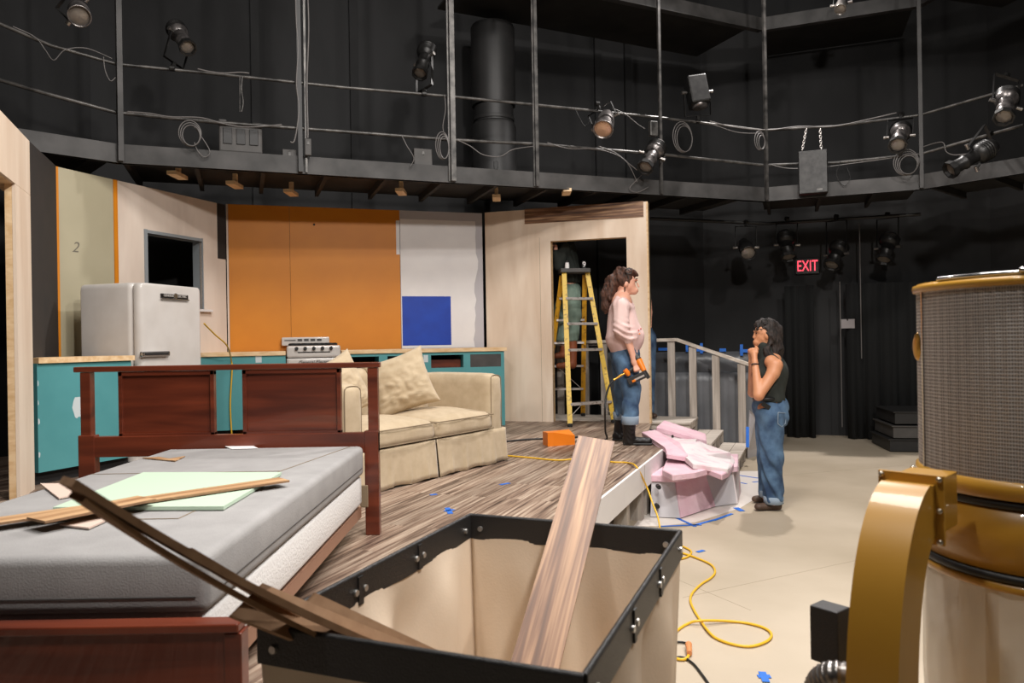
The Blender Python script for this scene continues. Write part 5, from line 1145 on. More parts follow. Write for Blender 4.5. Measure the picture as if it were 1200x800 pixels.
for i in range(4):
    j = (i+1) % 4; wallsheet(TPc[i], TPc[j], BTc[i], BTc[j], 'canvas_side', K['canvas'], i)
m = MB(); fx.box(m, -bw*.45, bw*.45, -bl*.46, bl*.46, bzb-.02, bzb); m.build('canvas_bottom', K['canvas'], t)
for i in range(4):
    j = (i+1) % 4; a, b = TPc[i], TPc[j]; d = (b-a).normalized(); nr = d.cross(V3((0, 0, 1)))
    m = MB(); 
    N = 24; V = []
    R = []
    for k in range(N+1):
        p = a.lerp(b, k/N); wob = 0; zt_ = RZ+.001*math.sin(k*.9); 
        R.append([p+nr*(.006+wob)+V3((0, 0, zt_-p.z+.002)), p-nr*(.006-wob)+V3((0, 0, zt_-p.z+.002)), p-nr*(.006-wob)+V3((0, 0, -BH)), p+nr*(.006+wob)+V3((0, 0, -BH-.002*math.sin(k)))])
    m.rings(R, True, False, False); m.build('rim_band', K['vinyl'], t)
    m = MB(); m.tube([a+V3((0, 0, .006)), b+V3((0, 0, .006))], .0065, 8); m.build('rim_tube', K['vinyl'], t)
    L = (b-a).length
    for s_ in ((.06, .94) if i % 2 == 0 else (.05, .33, .37, .63, .67, .95)):
        c_ = a.lerp(b, s_)+V3((0, 0, -.028)); m = MB(); m.lathe([(.007, -.0115), (.0075, -.009), (.0075, .009), (.007, .0115)], c_-nr*0, nr, 12); m.build('rivet', K['rivet'], t)
    if i % 2:
        for s_ in (.35, .65):
            c_ = a.lerp(b, s_); m = MB(); m.bar(c_+V3((0, 0, .003)), c_+V3((0, 0, -BH)), .02, .018, d); m.build('band_joint', K['vinyl'], t)
a, b = TPc[2], TPc[3]; nr = (b-a).normalized().cross(V3((0, 0, 1))); d = (b-a).normalized()
for s_ in (.41, .58):
    c_ = a.lerp(b, s_)+V3((0, 0, -.024)); m = MB(); m.tube([c_+nr*.010*sg+d*.010*math.cos(q)+V3((0, 0, .010*math.sin(q))) for sg in (1,) for q in [2*PI*k/16 for k in range(16)]], .003, 6, True)
    m.build('grommet', K['brass'], t)
    m = MB(); m.tube(spline([c_+nr*.014, c_+nr*.022+V3((0, 0, -.02)), c_+nr*.018+V3((0, 0, -.06))+d*.006, c_+nr*.02+V3((0, 0, -.12))], 5), .008, 6, False, .35); m.build('strap', K['vinyl'], t)
for s_ in (.47, .52):
    c_ = a.lerp(b, s_)+V3((0, 0, -.028)); m = MB(); m.lathe([(.006, 0), (.006, .0105)], c_, nr, 12); m.build('rivet', K['rivet'], t)
a, b = TPc[0], TPc[1]; nr2 = (b-a).normalized().cross(V3((0, 0, 1))); c_ = a.lerp(b, .42)+V3((0, 0, -.026)); dd = (b-a).normalized()
m = MB(); m.tube([c_-nr2*.0*0+nr2*(-.009 if True else 0)+dd*.009*math.cos(q)+V3((0, 0, .009*math.sin(q))) for q in [2*PI*k/16 for k in range(16)]], .003, 6, True); m.build('grommet', K['brass'], t)
c_ = TPc[1].lerp(TPc[2], .80)+V3((0, 0, -.10)); nr3 = (TPc[2]-TPc[1]).normalized().cross(V3((0, 0, 1)))
m = MB(); m.bar(c_+nr3*.006, c_+nr3*.006+V3((0, 0, -.05)), .002, .04, (TPc[2]-TPc[1]).normalized().cross(V3((0, 0, 1)))); m.build('care_tag', K['white_paint'], t)
m = MB(); fx.box(m, -bw*.44, bw*.44, -bl*.45, bl*.45, .13, .195); m.build('base_deck', K['pine'], t)
for u in (-.2, .2):
    for n_ in (-.34, .34):
        m = MB(); c_ = fx.p(u, n_, .05); m.cyl(c_-fx.u*.015, c_+fx.u*.015, .05, .05, 20); fx.box(m, u-.025, u+.025, n_-.02, n_+.02, .09, .131); m.build('caster', K['black_rub'], t)
def edge_n(a, b, k=.0):
    d = (V3(b)-V3(a)).normalized(); v = ((V3(a)+V3(b))/2-V3((0, 0, CH))).normalized(); n_ = v.cross(d).normalized(); return n_+v*k
# planks in the basket
def bp(px, py, y): return AY(px, py, y)
board('laminate_plank', 'tall walnut laminate plank standing in the basket truck, leaning on far rim', bp(588, 925, 1.45), bp(699, 516, 2.20), .108, .009, K['lam'], (-.1, -.75, .6))
board('laminate_plank', 'long narrow plank seen edge-on, sticking out of basket over the bed', bp(530, 790, 1.50), bp(76, 568, 1.02), .06, .011, K['lam_light'], edge_n(bp(530, 790, 1.5), bp(76, 568, 1.02), .06), bend=-.022)
board('laminate_plank', 'second thin plank against the long edge-on one in basket', bp(505, 799, 1.50), bp(88, 585, 1.03), .06, .008, K['lam_light'], edge_n(bp(530, 790, 1.5), bp(76, 568, 1.02), .04), bend=-.022)
board('laminate_plank', 'short splintered plank tip pointing at the mattress corner from the basket', bp(420, 768, 1.42), bp(193, 634, 1.2), .05, .008, K['lam'], edge_n(bp(420, 768, 1.42), bp(193, 634, 1.2), .22), tip=.12)
board('laminate_plank', 'brown-backed broken plank lying across the near left rim of the basket', bp(500, 786, 1.40), bp(279, 697, 1.28), .075, .009, K['lam'], (.1, .65, -.8), tip=.05)
board('laminate_plank', 'torn brown-backed offcut wedged behind the near rim of the basket', bp(505, 782, 1.44), bp(345, 708, 1.38), .07, .009, K['lam'], (.1, .75, -.7), tip=.03)

# ------------------------------------------------------------------ yellow cords
def cordobj(pts, r, label, mt=None, name='extension_cord'):
    m = MB(); m.tube(spline(pts, 8), r, 8); return tag(m.build(name, mt or K['yellow_cord']), label, 'cord')
g = lambda x, y: AZ(x, y, .008)
cordobj([AZ(585, 533, PL+.006), AZ(620, 536, PL+.006), AZ(655, 539, PL+.006), AZ(690, 536, PL+.006), AZ(716, 541, PL+.006), AZ(735, 542, PL+.006), AZ(746, 547, PL+.01), fe.p(fe.uz(757, 570, .035)[0], .04, fe.uz(757, 570, .035)[1]), AY(765, 590, 5.5), AY(771, 606, 5.35), g(778, 632), g(800, 640), g(810, 646), g(806, 652), g(796, 655), g(786, 657), g(776, 652), g(785, 646), g(800, 648), g(820, 655), g(834, 662), g(838, 670), g(833, 677), g(822, 684), g(812, 694), g(809, 703), g(813, 714), g(821, 727), AZ(829, 738, .012), g(840, 748), g(860, 755), g(880, 757), g(897, 752), g(904, 745), g(900, 738), g(885, 732), g(860, 728), AZ(822, 727, .024), g(805, 731), g(790, 742), g(784, 752), g(784, 762), g(792, 771), g(803, 772), g(808, 766)], .0065, 'yellow extension cord trailing over the platform edge and looping on the floor')
m = MB(); m.tube([g(808, 768)+V3((0, 0, .01)), g(807, 758)+V3((0, 0, .012))], [.012, .016], 10); o = tag(m.build('cord_connector', mat('orange clear plug', C3(214, 140, 90), .3)), 'translucent orange connector joining the yellow and black cords', 'connector')
cordobj([g(807, 757)+V3((0, 0, .006)), g(803, 753), g(793, 752), g(783, 755), g(776, 760)], .005, 'short black cord end beside the orange connector', K['black_rub'])
cordobj([g(786, 770), g(800, 770), g(812, 777), g(822, 789), g(832, 803)], .005, 'black cord leaving the bottom of the frame near the yellow loop', K['black_rub'])
uu = fk.uz(271, 430)[0]
cordobj([AY(239, 379, 6.9), AY(252, 392, 7.1), AY(266, 405, 7.3), fk.p(fk.uz(271, 420, .03)[0], .03, CT-.08), fk.p(fk.uz(272, 440, .03)[0], .03, 1.15), fk.p(fk.uz(270, 480, .03)[0], .03, .8), fk.p(fk.uz(272, 508, .03)[0], .04, PL+.006)], .007, 'yellow cord hanging down over the teal counter beside refrigerator')

# ------------------------------------------------------------------ dust collector
DX, DY = 1.142, 1.60
t = thing('dust_collector', 'gold dust collector with grey pleated filter drum and clear bag at right', 'dust collector', (DX, DY, 0))
def fm():
    m = bpy.data.materials.new('filter mesh over pleats'); m.use_nodes = True; tr_ = m.node_tree; b = tr_.nodes['Principled BSDF']
    b.inputs['Roughness'].default_value = .4; b.inputs['Metallic'].default_value = .25
    tc = nn(tr_, 'ShaderNodeTexCoord'); sep = nn(tr_, 'ShaderNodeSeparateXYZ'); tr_.links.new(tc.outputs['Object'], sep.inputs[0])
    at = nn(tr_, 'ShaderNodeMath', operation='ARCTAN2'); tr_.links.new(sep.outputs[1], at.inputs[0]); tr_.links.new(sep.outputs[0], at.inputs[1])
    ml = nn(tr_, 'ShaderNodeMath', operation='MULTIPLY'); tr_.links.new(at.outputs[0], ml.inputs[0]); ml.inputs[1].default_value = 300.0
    sn = nn(tr_, 'ShaderNodeMath', operation='SINE'); tr_.links.new(ml.outputs[0], sn.inputs[0])
    mz = nn(tr_, 'ShaderNodeMath', operation='MULTIPLY'); tr_.links.new(sep.outputs[2], mz.inputs[0]); mz.inputs[1].default_value = 2*PI/.0075
    sz = nn(tr_, 'ShaderNodeMath', operation='SINE'); tr_.links.new(mz.outputs[0], sz.inputs[0])
    mxx = nn(tr_, 'ShaderNodeMath', operation='MAXIMUM'); tr_.links.new(sn.outputs[0], mxx.inputs[0]); tr_.links.new(sz.outputs[0], mxx.inputs[1])
    r = nn(tr_, 'ShaderNodeValToRGB'); e = r.color_ramp.elements; e[0].position = .5; e[1].position = .95; e[0].color = C3(132, 126, 122); e[1].color = C3(206, 198, 192)
    tr_.links.new(mxx.outputs[0], r.inputs[0]); tr_.links.new(r.outputs[0], b.inputs['Base Color']); 
    bmp = nn(tr_, 'ShaderNodeBump'); bmp.inputs['Strength'].default_value = .4; bmp.inputs['Distance'].default_value = .002; tr_.links.new(mxx.outputs[0], bmp.inputs['Height']); tr_.links.new(bmp.outputs[0], b.inputs['Normal'])
    return m
K['filter'] = fm(); FR = .236
zt1, zt0 = 1.497, 1.112
n_ = 360
m = MB(); m.lathe([(FR, zt0), (FR, zt0+.1), (FR, zt1-.1), (FR, zt1)], (DX, DY, 0), n=n_, mod=lambda k, z: 1+.0045*math.sin(k*2*PI/5)); m.build('filter_drum', K['filter'], t)
m = MB(); a_ = math.radians(170); m.bar((DX+(FR+.002)*math.cos(a_), DY+(FR+.002)*math.sin(a_), zt0), (DX+(FR+.002)*math.cos(a_), DY+(FR+.002)*math.sin(a_), zt1), .004, .004); m.build('filter_seam', K['chrome'], t)
def ring(z0, z1, r, mt, nm):
    m = MB(); m.lathe([(r-.01, z0), (r, z0+.002), (r+.0015, (z0+z1)/2), (r, z1-.002), (r-.01, z1)], (DX, DY, 0), n=96); return m.build(nm, K[mt], t)
ring(zt1-.002, zt1+.016, FR+.008, 'gold', 'top_band'); m = MB(); m.lathe([(.001, zt1), (FR, zt1), (FR, zt1+.018), (.001, zt1+.02)], (DX, DY, 0), n=64); m.build('lid', K['gold'], t)
m = MB(); m.tube([V3((DX, DY, zt1+.022))+V3(((FR-.002)*math.cos(a), (FR-.002)*math.sin(a), 0)) for a in [math.radians(185+i*4) for i in range(45)]], .0045, 8); m.build('lid_clamp_ring', K['chrome'], t)
for dg in (228, 246, 252, 276, 300):
    a = math.radians(dg); m = MB(); m.sphere((DX+(FR+.0)*math.cos(a), DY+(FR+.0)*math.sin(a), zt1+.026), .008, (1.2, 1, .8), 10); m.build('clamp_bolt', K['chrome'], t)
ring(zt0-.038, zt0, FR+.007, 'gold', 'lower_band'); ring(zt0-.056, zt0-.038, FR+.003, 'band_black', 'gasket')
ring(.93, zt0-.056, FR+.0, 'gold', 'collector_drum')
ring(.912, .93, FR+.004, 'band_black', 'bag_gasket'); ring(.893, .912, FR+.003, 'gold', 'bag_band')
m = MB(); m.lathe([(.001, 1.0), (FR-.012, 1.0), (FR-.012, 1.05), (.001, 1.05)], (DX, DY, 0), n=48); m.build('drum_partition', K['gold'], t)
for dg, zz in ((158, zt0-.015), (246, zt0-.02), (262, zt0-.018)):
    a = math.radians(dg); q = V3((DX+(FR+.012)*math.cos(a), DY+(FR+.012)*math.sin(a), zz)); m = MB(); m.sphere(q, .008, (1.3, 1, .9), 10); m.bar(q-V3((math.sin(a), -math.cos(a), 0))*.018, q+V3((math.sin(a), -math.cos(a), 0))*.018, .006, .012); m.build('band_clamp', K['knob'], t)
a = math.radians(160); q = V3((DX+(FR+.001)*math.cos(a), DY+(FR+.001)*math.sin(a), 1.375)); m = MB(); m.sphere(q, .02, (.35, 1.0, 1.6), 14); m.build('filter_badge', K['brass'], t)
# bag
def bagm():
    m = bpy.data.materials.new('clear plastic bag'); m.use_nodes = True; t_ = m.node_tree; b = t_.nodes['Principled BSDF']; b.inputs['Base Color'].default_value = C3(226, 214, 196); b.inputs['Roughness'].default_value = .22
    tb = nn(t_, 'ShaderNodeBsdfTransparent'); mx = nn(t_, 'ShaderNodeMixShader'); mx.inputs[0].default_value = .78
    t_.links.new(tb.outputs[0], mx.inputs[1]); t_.links.new(b.outputs[0], mx.inputs[2]); t_.links.new(mx.outputs[0], t_.nodes['Material Output'].inputs[0])
    n2 = nn(t_, 'ShaderNodeTexNoise'); n2.inputs['Scale'].default_value = 5; bp_ = nn(t_, 'ShaderNodeBump'); bp_.inputs['Strength'].default_value = .5; bp_.inputs['Distance'].default_value = .01
    t_.links.new(n2.outputs[0], bp_.inputs['Height']); t_.links.new(bp_.outputs[0], b.inputs['Normal']); return m
K['bag'] = bagm()
def bmod(k, z): a = k*2*PI/96; return 1+.012*math.sin(9*a+z*8)*min(1, (.9-z)*6)+.006*math.sin(23*a+z*5)
m = MB(); m.lathe([(FR-.002, .895), (FR-.004, .86), (FR-.002, .8), (FR-.0, .65), (FR-.01, .45), (FR-.03, .35), (FR-.09, .3), (.01, .29)], (DX, DY, 0), n=96, mod=bmod); bag = m.build('collection_bag', K['bag'], t)
def bent_text(txt, size, a0, z0, r, nm):
    me = text_mesh(txt, size, .0006)
    for v in me.vertices:
        a = a0+v.co.x/r; z = z0+v.co.y; rr = r+v.co.z; v.co = V3((DX+rr*math.cos(a), DY+rr*math.sin(a), z))
    return link_mesh(nm, me, K['greybox'], bag)
aw = math.radians(110)
bent_text('PO', .05, aw-.03, .735, FR+.006, 'printed_letters'); bent_text('MAT', .042, aw+.10, .69, FR+.006, 'printed_letters')
m = MB(); m.tube([V3((DX+(FR+.006)*math.cos(aw-.03+.17*math.cos(q)), DY+(FR+.006)*math.sin(aw-.03+.17*math.cos(q)), .735+.035*max(-1, min(1, 1.3*math.sin(q))))) for q in [2*PI*k/32 for k in range(32)]], .0012, 5, True); m.build('printed_outline', K['greybox'], bag)
# duct
hd = V3((-.7, -.7, 0)).normalized(); sd = V3((.7, -.7, 0)).normalized()
p0 = AY(1067, 594, 1.40); wS, wH = .084, .105; aa, bb = .165, .33
pm = MB(); R = []
for i in range(33):
    th = PI/2*i/32; c_ = p0+hd*aa*math.sin(th)-V3((0, 0, 1))*bb*(1-math.cos(th)); 
    tg = (hd*aa*math.cos(th)-V3((0, 0, 1))*bb*math.sin(th)).normalized(); nr = (hd*bb*math.sin(th)+V3((0, 0, 1))*aa*math.cos(th)).normalized()
    hh = (wH*.9 if i < 2 else wH)/2; R.append([c_+nr*hh+sd*wS/2, c_+nr*hh-sd*wS/2, c_-nr*hh-sd*wS/2, c_-nr*hh+sd*wS/2])
endc = c_
R.append([q-V3((0, 0, .04)) for q in R[-1]])
pm.rings(R, True, False, True); du = pm.build('duct', K['gold'], t); es = du.modifiers.new('e', 'EDGE_SPLIT'); es.split_angle = math.radians(40)
m = MB(); mm = Matrix((sd, hd, V3((0, 0, 1)))).transposed().to_4x4(); mm.translation = p0-hd*.004
m.boxM(mm, (wS+.03, .008, wH+.024), .001); 
m.build('duct_flange', K['gold'], t)
m = MB(); 
for sx in (-1, 1):
    for sz_ in (-1, 0, 1):
        q = p0+sd*sx*(wS/2+.008)+V3((0, 0, sz_*(wH/2+.005))); m.sphere(q+hd*.004, .0055, (1, 1, 1), 10)
m.build('flange_bolt', K['knob'], t)
m = MB(); mm.translation = p0-hd*.075; m.boxM(mm, (wS, .14, wH), .002); m.build('inlet_throat', K['gold'], t)
ec = endc-V3((0, 0, .05)); m = MB(); mm.translation = ec
m.boxM(mm, (wS+.05, wH+.06, .012), .002); m.build('blower_flange', K['gold'], t)
m = MB()
for sx in (-1, 1):
    for sy in (-1, 0, 1): m.sphere(ec+sd*sx*(wS/2+.014)+hd*sy*(wH/2+.017)+V3((0, 0, .008)), .005, (1, 1, 1), 8)
m.build('flange_bolt', K['knob'], t)
m = MB(); m.cyl(ec-sd*.055-V3((0, 0, .20))-hd*.12, ec+sd*.055-V3((0, 0, .20))-hd*.12, .185, .185, 48); m.build('blower_housing', K['gold'], t)
mo = ec-sd*.06-V3((0, 0, .2))-hd*.12; m = MB(); m.cyl(mo, mo-sd*.25, .08, .08, 32); m.build('motor', K['cap_black'], t)
q = AY(973, 742, 1.55); mm.translation = q
m = MB(); m.boxM(Matrix.Translation(q) @ Matrix.Rotation(math.radians(38), 4, 'Z'), (.052, .062, .115), .003); m.build('switch_box', K['cap_black'], t)
m = MB(); m.bar(q-V3((0, 0, .058)), V3((mo-sd*.1)[:2]+(q.z-.13,)) if False else q-V3((0, 0, .13)), .03, .03); m.build('switch_mount', K['cap_black'], t)
# flexible hose at its front
hs = [AY(x, y, yy) for x, y, yy in ((1010, 806, 1.36), (985, 792, 1.36), (966, 797, 1.38), (958, 815, 1.40), (955, 850, 1.42), (950, 900, 1.45))]
sp_ = spline(hs, 14); m = MB(); m.tube(sp_, [.026+.0025*math.sin(i*2.1) for i in range(len(sp_))], 14); m.build('flexible_duct_hose', K['steel'], t)
m = MB(); m.box((.86, 1.45, .12), (.95, .55, .03), .2, .01); m.build('base_plate', K['gold'], t)
for x, y in ((.5, 1.3), (1.25, 1.3), (.5, 1.65), (1.2, 1.68)):
    m = MB(); m.cyl((x-.015, y, .05), (x+.015, y, .05), .05, .05, 20); m.box((x, y, .09), (.04, .03, .04)); m.build('caster', K['black_rub'], t)
for dg in (20, 320, 80):
    a = math.radians(dg); m = MB(); m.bar((DX+(FR+.03)*math.cos(a), DY+(FR+.03)*math.sin(a), .06 if dg == 80 else .135), (DX+(FR+.016)*math.cos(a), DY+(FR+.016)*math.sin(a), 1.04), .02, .02); m.build('stand_leg', K['gold'], t)

# ------------------------------------------------------------------ lighting fixtures
def fixture(label, pos, aim, clamp, L=.5, r=.075, style='ers', mt='ers', group='stage lights on the catwalk', lens='lens'):
    pos = V3(pos); aim = V3(aim).normalized(); clamp = V3(clamp)
    t = thing('stage_light', label, 'stage light', pos, group)
    a = pos-aim*L*.5
    if style == 'ers':
        m = MB(); m.lathe([(.03, 0), (r*.85, .01), (r*1.15, L*.12), (r*1.25, L*.3), (r*1.2, L*.36), (r*.75, L*.42)], a, aim, 20); m.build('lamp_housing', K[mt], t)
        m = MB()
        for k in range(4): m.lathe([(r*1.18, L*(.14+.05*k)), (r*1.32, L*(.15+.05*k)), (r*1.18, L*(.165+.05*k))], a, aim, 20)
        m.build('cooling_fins', K['ers_dk'], t)
        m = MB(); m.lathe([(r*.8, L*.42), (r*.8, L*.62), (r*.92, L*.64), (r*.92, L*.68), (r*.8, L*.70), (r*.82, L*.88)], a, aim, 20); m.build('lens_barrel', K[mt], t)
        m = MB(); m.lathe([(r*.9, L*.88), (r*1.12, L*.90), (r*1.12, L*1.0), (r*.95, L*1.0), (r*.85, L*.93)], a, aim, 8, False); m.build('gel_frame_holder', K['ers_dk'], t)
        m = MB(); m.lathe([(r*.1, L*.955), (r*.6, L*.95), (r*.84, L*.932)], a, aim, 20); m.build('lens', K[lens], t)
    elif style == 'par':
        m = MB(); m.lathe([(.04, 0), (r*.75, L*.12), (r*.9, L*.4), (r*1.0, L*.55), (r*1.02, L*.95), (r*1.08, L*.98), (r*1.08, L), (r*.96, L), (r*.93, L*.9)], a, aim, 22); m.build('lamp_housing', K[mt], t)
        m = MB(); m.lathe([(r*.08, L*.975), (r*.6, L*.955), (r*.95, L*.92)], a, aim, 22); m.build('lens', K[lens], t)
    else:
        m = MB(); up = V3((0, 0, 1)) if abs(aim.z) < .9 else V3((0, 1, 0)); y = up.cross(aim).normalized(); z = aim.cross(y)
        mm = Matrix((aim, y, z)).transposed().to_4x4(); mm.translation = pos; m.boxM(mm, (L, r*2, r*2), .02); m.build('lamp_housing', K[mt], t)
        m = MB(); m.lathe([(r*.7, L*.9), (r*.8, L*1.06), (r*.7, L*1.08)], a, aim, 18); m.build('lens_barrel', K['ers'], t)
        m = MB()
        for s_ in (-1, 1): m.bar(pos+y*s_*r*.6+z*r, pos+y*s_*r*.6+z*r*1.4, .01, .01)
        m.build('top_latch', K['steel'], t)
    # yoke
    up = clamp-pos; sdv = aim.cross(up); sdv = sdv.normalized() if sdv.length > 1e-4 else V3((1, 0, 0)); w_ = r*1.45
    e = up.normalized(); top = clamp-e*.06
    m = MB(); pts = [pos+sdv*w_, top+sdv*w_, top-sdv*w_, pos-sdv*w_]
    for p_, q_ in zip(pts[:-1], pts[1:]): m.bar(p_, q_, .03 if True else 0, .006, sdv if p_ != pts[1] else e)
    m.build('yoke', K['ers_dk'], t)
    for s_ in (-1, 1):
        m = MB(); m.cyl(pos+sdv*s_*w_*.8, pos+sdv*s_*(w_+.03), .016, .02, 12); m.build('yoke_knob', K['steel'], t)
    m = MB(); m.bar(top, clamp, .03, .03, sdv); m.lathe([(.028, -.02), (.028, .02)], clamp, V3((1, .3, 0)), 10); m.build('pipe_clamp', K['ers_dk'], t)
    return t
def d2(p, q): return (V3(q)-V3(p))
c = cwp
f1 = AY(92, 12, 5.6); fixture('stage light cut by top left corner with a round lens toward camera', f1, AY(94, 27, 5.38)-f1, AY(70, -10, 5.6), .32, .075, 'par', 'ers')
a_, b_2 = AY(197, 20, 7.1), AY(228, 68, 6.6); fixture('silver ellipsoidal light standing on the top rail at upper left', (a_+b_2)/2, b_2-a_, c(202, 80, 0), .50, .07)
a_, b_2 = AY(505, 44, 7.9), AY(489, 96, 7.5); fixture('dim ellipsoidal light left of the doubled centre post', (a_+b_2)/2, b_2-a_, c(497, 110, 0), .50, .075, 'ers', 'ers_dk')
a_, b_2 = AY(713, 128, 8.4), AY(705, 158, 8.0); fixture('can light with a warm glowing-looking lens between the thin centre posts', (a_+b_2)/2, b_2-a_, c(700, 128, 0)+V3((0, 0, .06)), .36, .105, 'par', 'ers', lens='lens_warm')
a_, b_2 = AY(776, 163, 8.5), AY(752, 203, 8.1); fixture('silver ellipsoidal light slanting down beside the thin post', (a_+b_2)/2, b_2-a_, c(768, 180, 0), .50, .085)
p_ = AY(817, 108, 8.6); fixture('boxy floodlight perched above the top rail', p_, (.12, -.2, -1), c(818, 142, 0), .34, .11, 'box', 'ers_dk')
a_, b_2 = AY(1058, 141, 8.7), AY(1050, 180, 8.1); fixture('silver ellipsoidal light pointing at camera left of right-hand post', (a_+b_2)/2, b_2-a_, c(1056, 134, .0), .50, .09)
a_, b_2 = AY(1182, 100, 7.5), AY(1175, 146, 7.1); fixture('upright silver ellipsoidal light at the right edge on the top rail', (a_+b_2)/2, b_2-a_, c(1180, 88, 0), .50, .085)
a_, b_2 = AY(1166, 170, 7.3), AY(1112, 200, 7.3); fixture('near-horizontal dark ellipsoidal light below the right edge one', (a_+b_2)/2, b_2-a_, c(1160, 156, 0), .52, .08, 'ers', 'ers_dk')
a_, b_2 = AY(988, -4, 8.6), AY(984, 14, 8.4); fixture('bright small light at the top edge on the upper catwalk beam', (a_+b_2)/2, b_2-a_, AY(988, -14, 8.6), .25, .06, 'par', 'steel')
# under-catwalk pipe with fixtures
pa, pb, pc_ = AY(762, 256, 9.9), AY(900, 262, 10.2), AY(1079, 251, 9.4)
m = MB(); m.tube([pa, pb, pc_], .022, 8); tag(m.build('lighting_pipe', K['steel_black']), 'dark lighting pipe hung under the catwalk at back right', 'pipe')
m = MB()
UG = 'stage lights under the catwalk'
for lab, px, py, st_, aim, mtt, sc in (('par light with shiny round lens, leftmost under the right catwalk', 874, 290, 'par', (-.1, -.8, -.45), 'ers_dk', 1), ('dark ellipsoidal light hanging left of the exit sign', 922, 287, 'ers', (-.05, -.45, -.9), 'ers_dk', 1), ('ellipsoidal light tilted to lower left, right of the exit sign', 980, 298, 'ers', (-.5, -.4, -.75), 'ers_dk', 1), ('dim ellipsoidal light, rightmost under the catwalk', 1040, 290, 'ers', (-.4, -.3, -.8), 'ers_dk', 1)):
    yy = 10.0-(px-874)*.002; p_ = AY(px, py, yy); cp = AY(px, 260 if px < 910 else 257-(px-900)*.045, yy)
    fixture(lab, p_, aim, cp, .42, .095, st_, mtt, UG)
# boxes and other gear on the catwalk
t = thing('storage_bin', 'dark ribbed plastic bin standing on the catwalk ledge at left', 'storage bin', c(282, 188, -.2))
q, f = line_at(282); u0, z1 = f.uz(256, 135); u1, z0 = f.uz(308, 188); u0, z1 = f.uz(256, 145)
m = MB(); f.box(m, u0, u1, -.35, -.04, 3.225, z1, .015); m.build('bin_body', K['greybox'], t)
m = MB()
for k in range(3): uc_ = u0+(u1-u0)*(.2+.3*k); f.box(m, uc_-.04, uc_+.04, -.039, -.03, 3.3, z1-.02, .006)
m.build('bin_rib', K['steel_black'], t)
m = MB(); f.box(m, u0, u0+.07, -.1, -.04, z1+.001, z1+.06, .01); f.box(m, u1-.09, u1, -.1, -.04, z1+.001, z1+.05, .01); m.build('bin_latch', K['greybox'], t)
m = MB(); m.tube(spline([c(284, 90, 0), c(283, 105, 0), c(285, 120, 0), c(283, 131, 0)], 5), .007, 6); m.tube([c(281, 90, .0), c(281, 131, 0)], .004, 6); tag(m.build('safety_cable', K['pipe']), 'steel safety cable and hook hanging over the storage bin', 'cable')
def cwbox(label, x0, y0, x1, y1, n0=-.12, n1=-.04, mtt='greybox', nm='junction_box', cat='box'):
    q, f = line_at((x0+x1)/2); ua, za = f.uz(x0, y0); ub_, zb__ = f.uz(x1, y1); t = thing(nm, label, cat, f.p((ua+ub_)/2, (n0+n1)/2, zb__))
    m = MB(); f.box(m, ua, ub_, n0, n1, zb__, za, .008); m.build('case', K[mtt], t)
    m = MB(); f.box(m, (ua+ub_)/2-.012, (ua+ub_)/2+.012, n1, n1+.006, za-.06, za-.03); m.build('fitting', K['pipe'], t); return t
cwbox('small grey box beside the twin left post on catwalk', 331, 173, 348, 190)
cwbox('dark flat box on the ledge left of the doubled centre post', 486, 172, 508, 201)
cwbox('light grey wall box between the can light and the thin post', 757, 144, 766, 162, .04, .1, 'pipe')
cwbox('oval cable plug hanging beside the twin left post', 356, 165, 364, 185, .06, .1, 'greybox', 'cable_plug', 'plug')
t = thing('chained_speaker', 'flat black box hung by two chains from the rail at right', 'speaker box', c(953, 228, .05))
q, f = line_at(953); ua, za = f.uz(935, 180, .05); ub_, zb__ = f.uz(970, 227, .05)
m = MB(); f.box(m, ua, ub_, .03, .16, zb__, za, .01); m.build('case', K['ers_dk'], t)
m = MB(); f.box(m, ub_-.12, ub_-.06, .161, .164, zb__+.03, zb__+.05); m.build('name_plate', K['pipe'], t)
for px0, px1 in ((945, 940), (961, 962)):
    m = MB(); A_ = c(px0, 151, .02); B_ = c(px1, 178, .09); n_ = 9
    for k in range(n_):
        p_ = A_.lerp(B_, (k+.5)/n_); dv = (B_-A_)/n_; s1 = V3((1, 0, 0)) if k % 2 else V3((0, 1, 0))
        m.tube([p_+dv*.62*math.cos(a)+s1*.013*math.sin(a) for a in [2*PI*j/10 for j in range(10)]], .004, 5, True)
    m.build('chain', K['alu'], t)
# vertical duct column behind the catwalk
y0 = 9.15; cc = AY(579, 150, y0)
t = thing('ventilation_duct', 'large dark round ventilation duct rising behind the catwalk centre', 'duct', (cc.x, cc.y, 3.2))
zz = lambda py: AY(579, py, y0).z
m = MB(); m.lathe([(.265, zz(125)), (.27, zz(120)), (.27, zz(35)), (.26, zz(32))], (cc.x, cc.y, 0), n=40); m.build('upper_duct', K['steel_black'], t)
m = MB(); m.lathe([(.24, zz(145)), (.24, zz(126))], (cc.x, cc.y, 0), n=40); m.lathe([(.25, zz(143)), (.255, zz(141)), (.25, zz(139))], (cc.x, cc.y, 0), n=40); m.build('collar', K['steel_black'], t)
m = MB(); m.lathe([(.27, 3.2), (.27, zz(150)), (.255, zz(146))], (cc.x, cc.y, 0), n=40); m.build('lower_duct', K['steel_black'], t)
m = MB(); m.box((cc.x+.02, cc.y-.275, zz(200)), (.05, .02, .1), 0, .005); m.build('outlet', K['black_rub'], t)

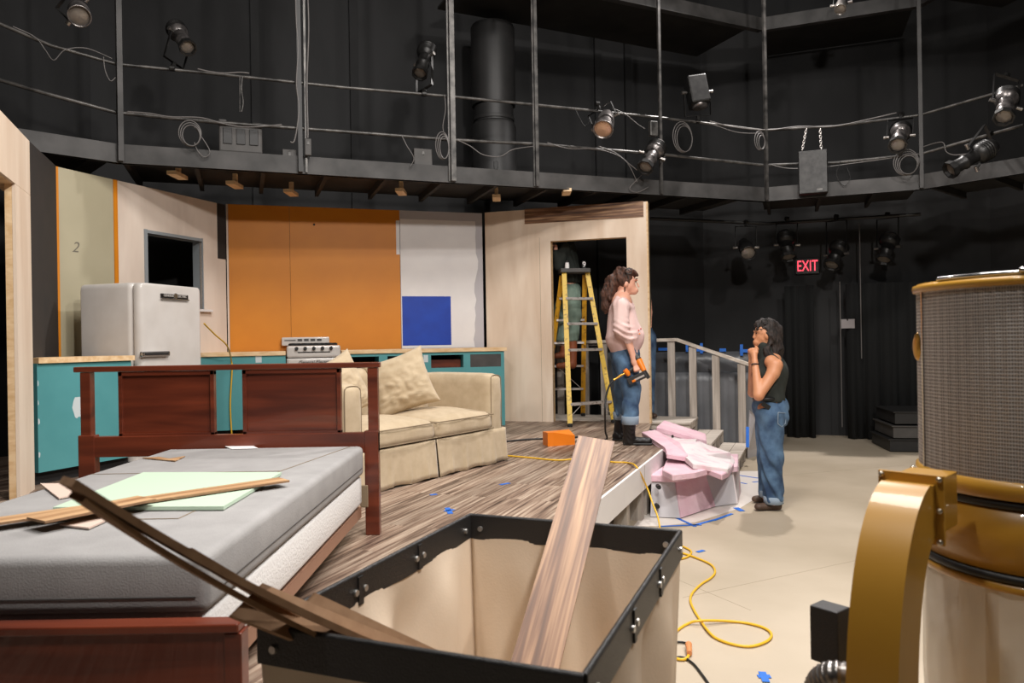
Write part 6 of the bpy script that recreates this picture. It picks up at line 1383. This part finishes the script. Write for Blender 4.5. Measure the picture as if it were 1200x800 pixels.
# ------------------------------------------------------------------ back right: exit sign, drapes, paper, platforms
fr_ = Fr((2.9, 11.15), (6.4, 9.9))
def drape(label, px0, px1, z0, z1, off=.35):
    a = AY(px0, 400, 10.5); b = AY(px1, 400, 10.0); ua = (a-fr_.o).dot(fr_.u); ub_ = (b-fr_.o).dot(fr_.u); V = []; Fc = []; N = 90
    for i in range(N+1):
        u = ua+(ub_-ua)*i/N
        for j in range(3): V.append(fr_.p(u, off+.035*math.sin(u*26)+.02*math.sin(u*61), z0+(z1-z0)*j/2))
    for i in range(N):
        for j in range(2): k = i*3+j; Fc.append((k, k+3, k+4, k+1))
    m = MB(); m.add(V, Fc, True); o = m.build('black_curtain', K['black_cloth']); md = o.modifiers.new('s', 'SOLIDIFY'); md.thickness = .01; return tag(o, label, 'curtain')
drape('black curtain covering the wall behind the woman in black top', 921, 955, .01, 2.12)
drape('black curtain hanging at back right beyond the exit sign', 990, 1180, .01, 2.12)
u, z = fr_.uz(946, 312, .05)
t = thing('exit_sign', 'red lit EXIT sign on the black back wall', 'exit sign', fr_.p(u, .05, z-.12))
m = MB(); fr_.box(m, u-.16, u+.16, .0, .06, z-.11, z+.11, .01); m.build('housing', K['cap_black'], t)
me = text_mesh('EXIT', .22, .003)
for v in me.vertices: v.co.x *= .62
mm = Matrix((fr_.u, V3((0, 0, 1)), fr_.n)).transposed().to_4x4(); mm.translation = fr_.p(u, .064, z); me.transform(mm); link_mesh('letters', me, K['exit'], t)
u, z = fr_.uz(993, 379, .4); t = thing('wall_notice', 'small grey paper notice pinned at back right', 'notice', fr_.p(u, .41, z-.07)); m = MB(); fr_.box(m, u-.09, u+.09, .41, .415, z-.065, z+.06); m.build('sheet', K['paper'], t); m = MB(); m.sphere(fr_.p(u, .42, z+.05), .01); m.build('pin', K['dark'], t)
for lab, px, ya, yb in (('thin conduit running down the wall right of paper notice', 1007, 262, 420), ('thin conduit just left of the paper notice', 984, 330, 500)):
    u, za = fr_.uz(px, ya, .42); _, zb__ = fr_.uz(px, yb, .42); m = MB(); m.tube([fr_.p(u, .43, max(zb__, .02)), fr_.p(u, .43, za)], .008, 6); tag(m.build('conduit', K['cable']), lab, 'conduit')
for k, (w_, z0) in enumerate(((.9, 0), (.82, .16), (.78, .33))):
    p_ = AZ(1052, 531, 0); m = MB(); m.box((p_.x+.48, p_.y+.4, z0+.079), (w_, .8, .14), -.2, .006); m.box((p_.x+.48, p_.y+.4, z0+.153), (w_+.04, .84, .012), -.2)
    tag(m.build('riser_platform', K['greybox' if k == 1 else 'steel_black']), ('bottom', 'middle', 'top')[k]+' dark riser platform of the stack left of the gold dust collector', 'platform', None)
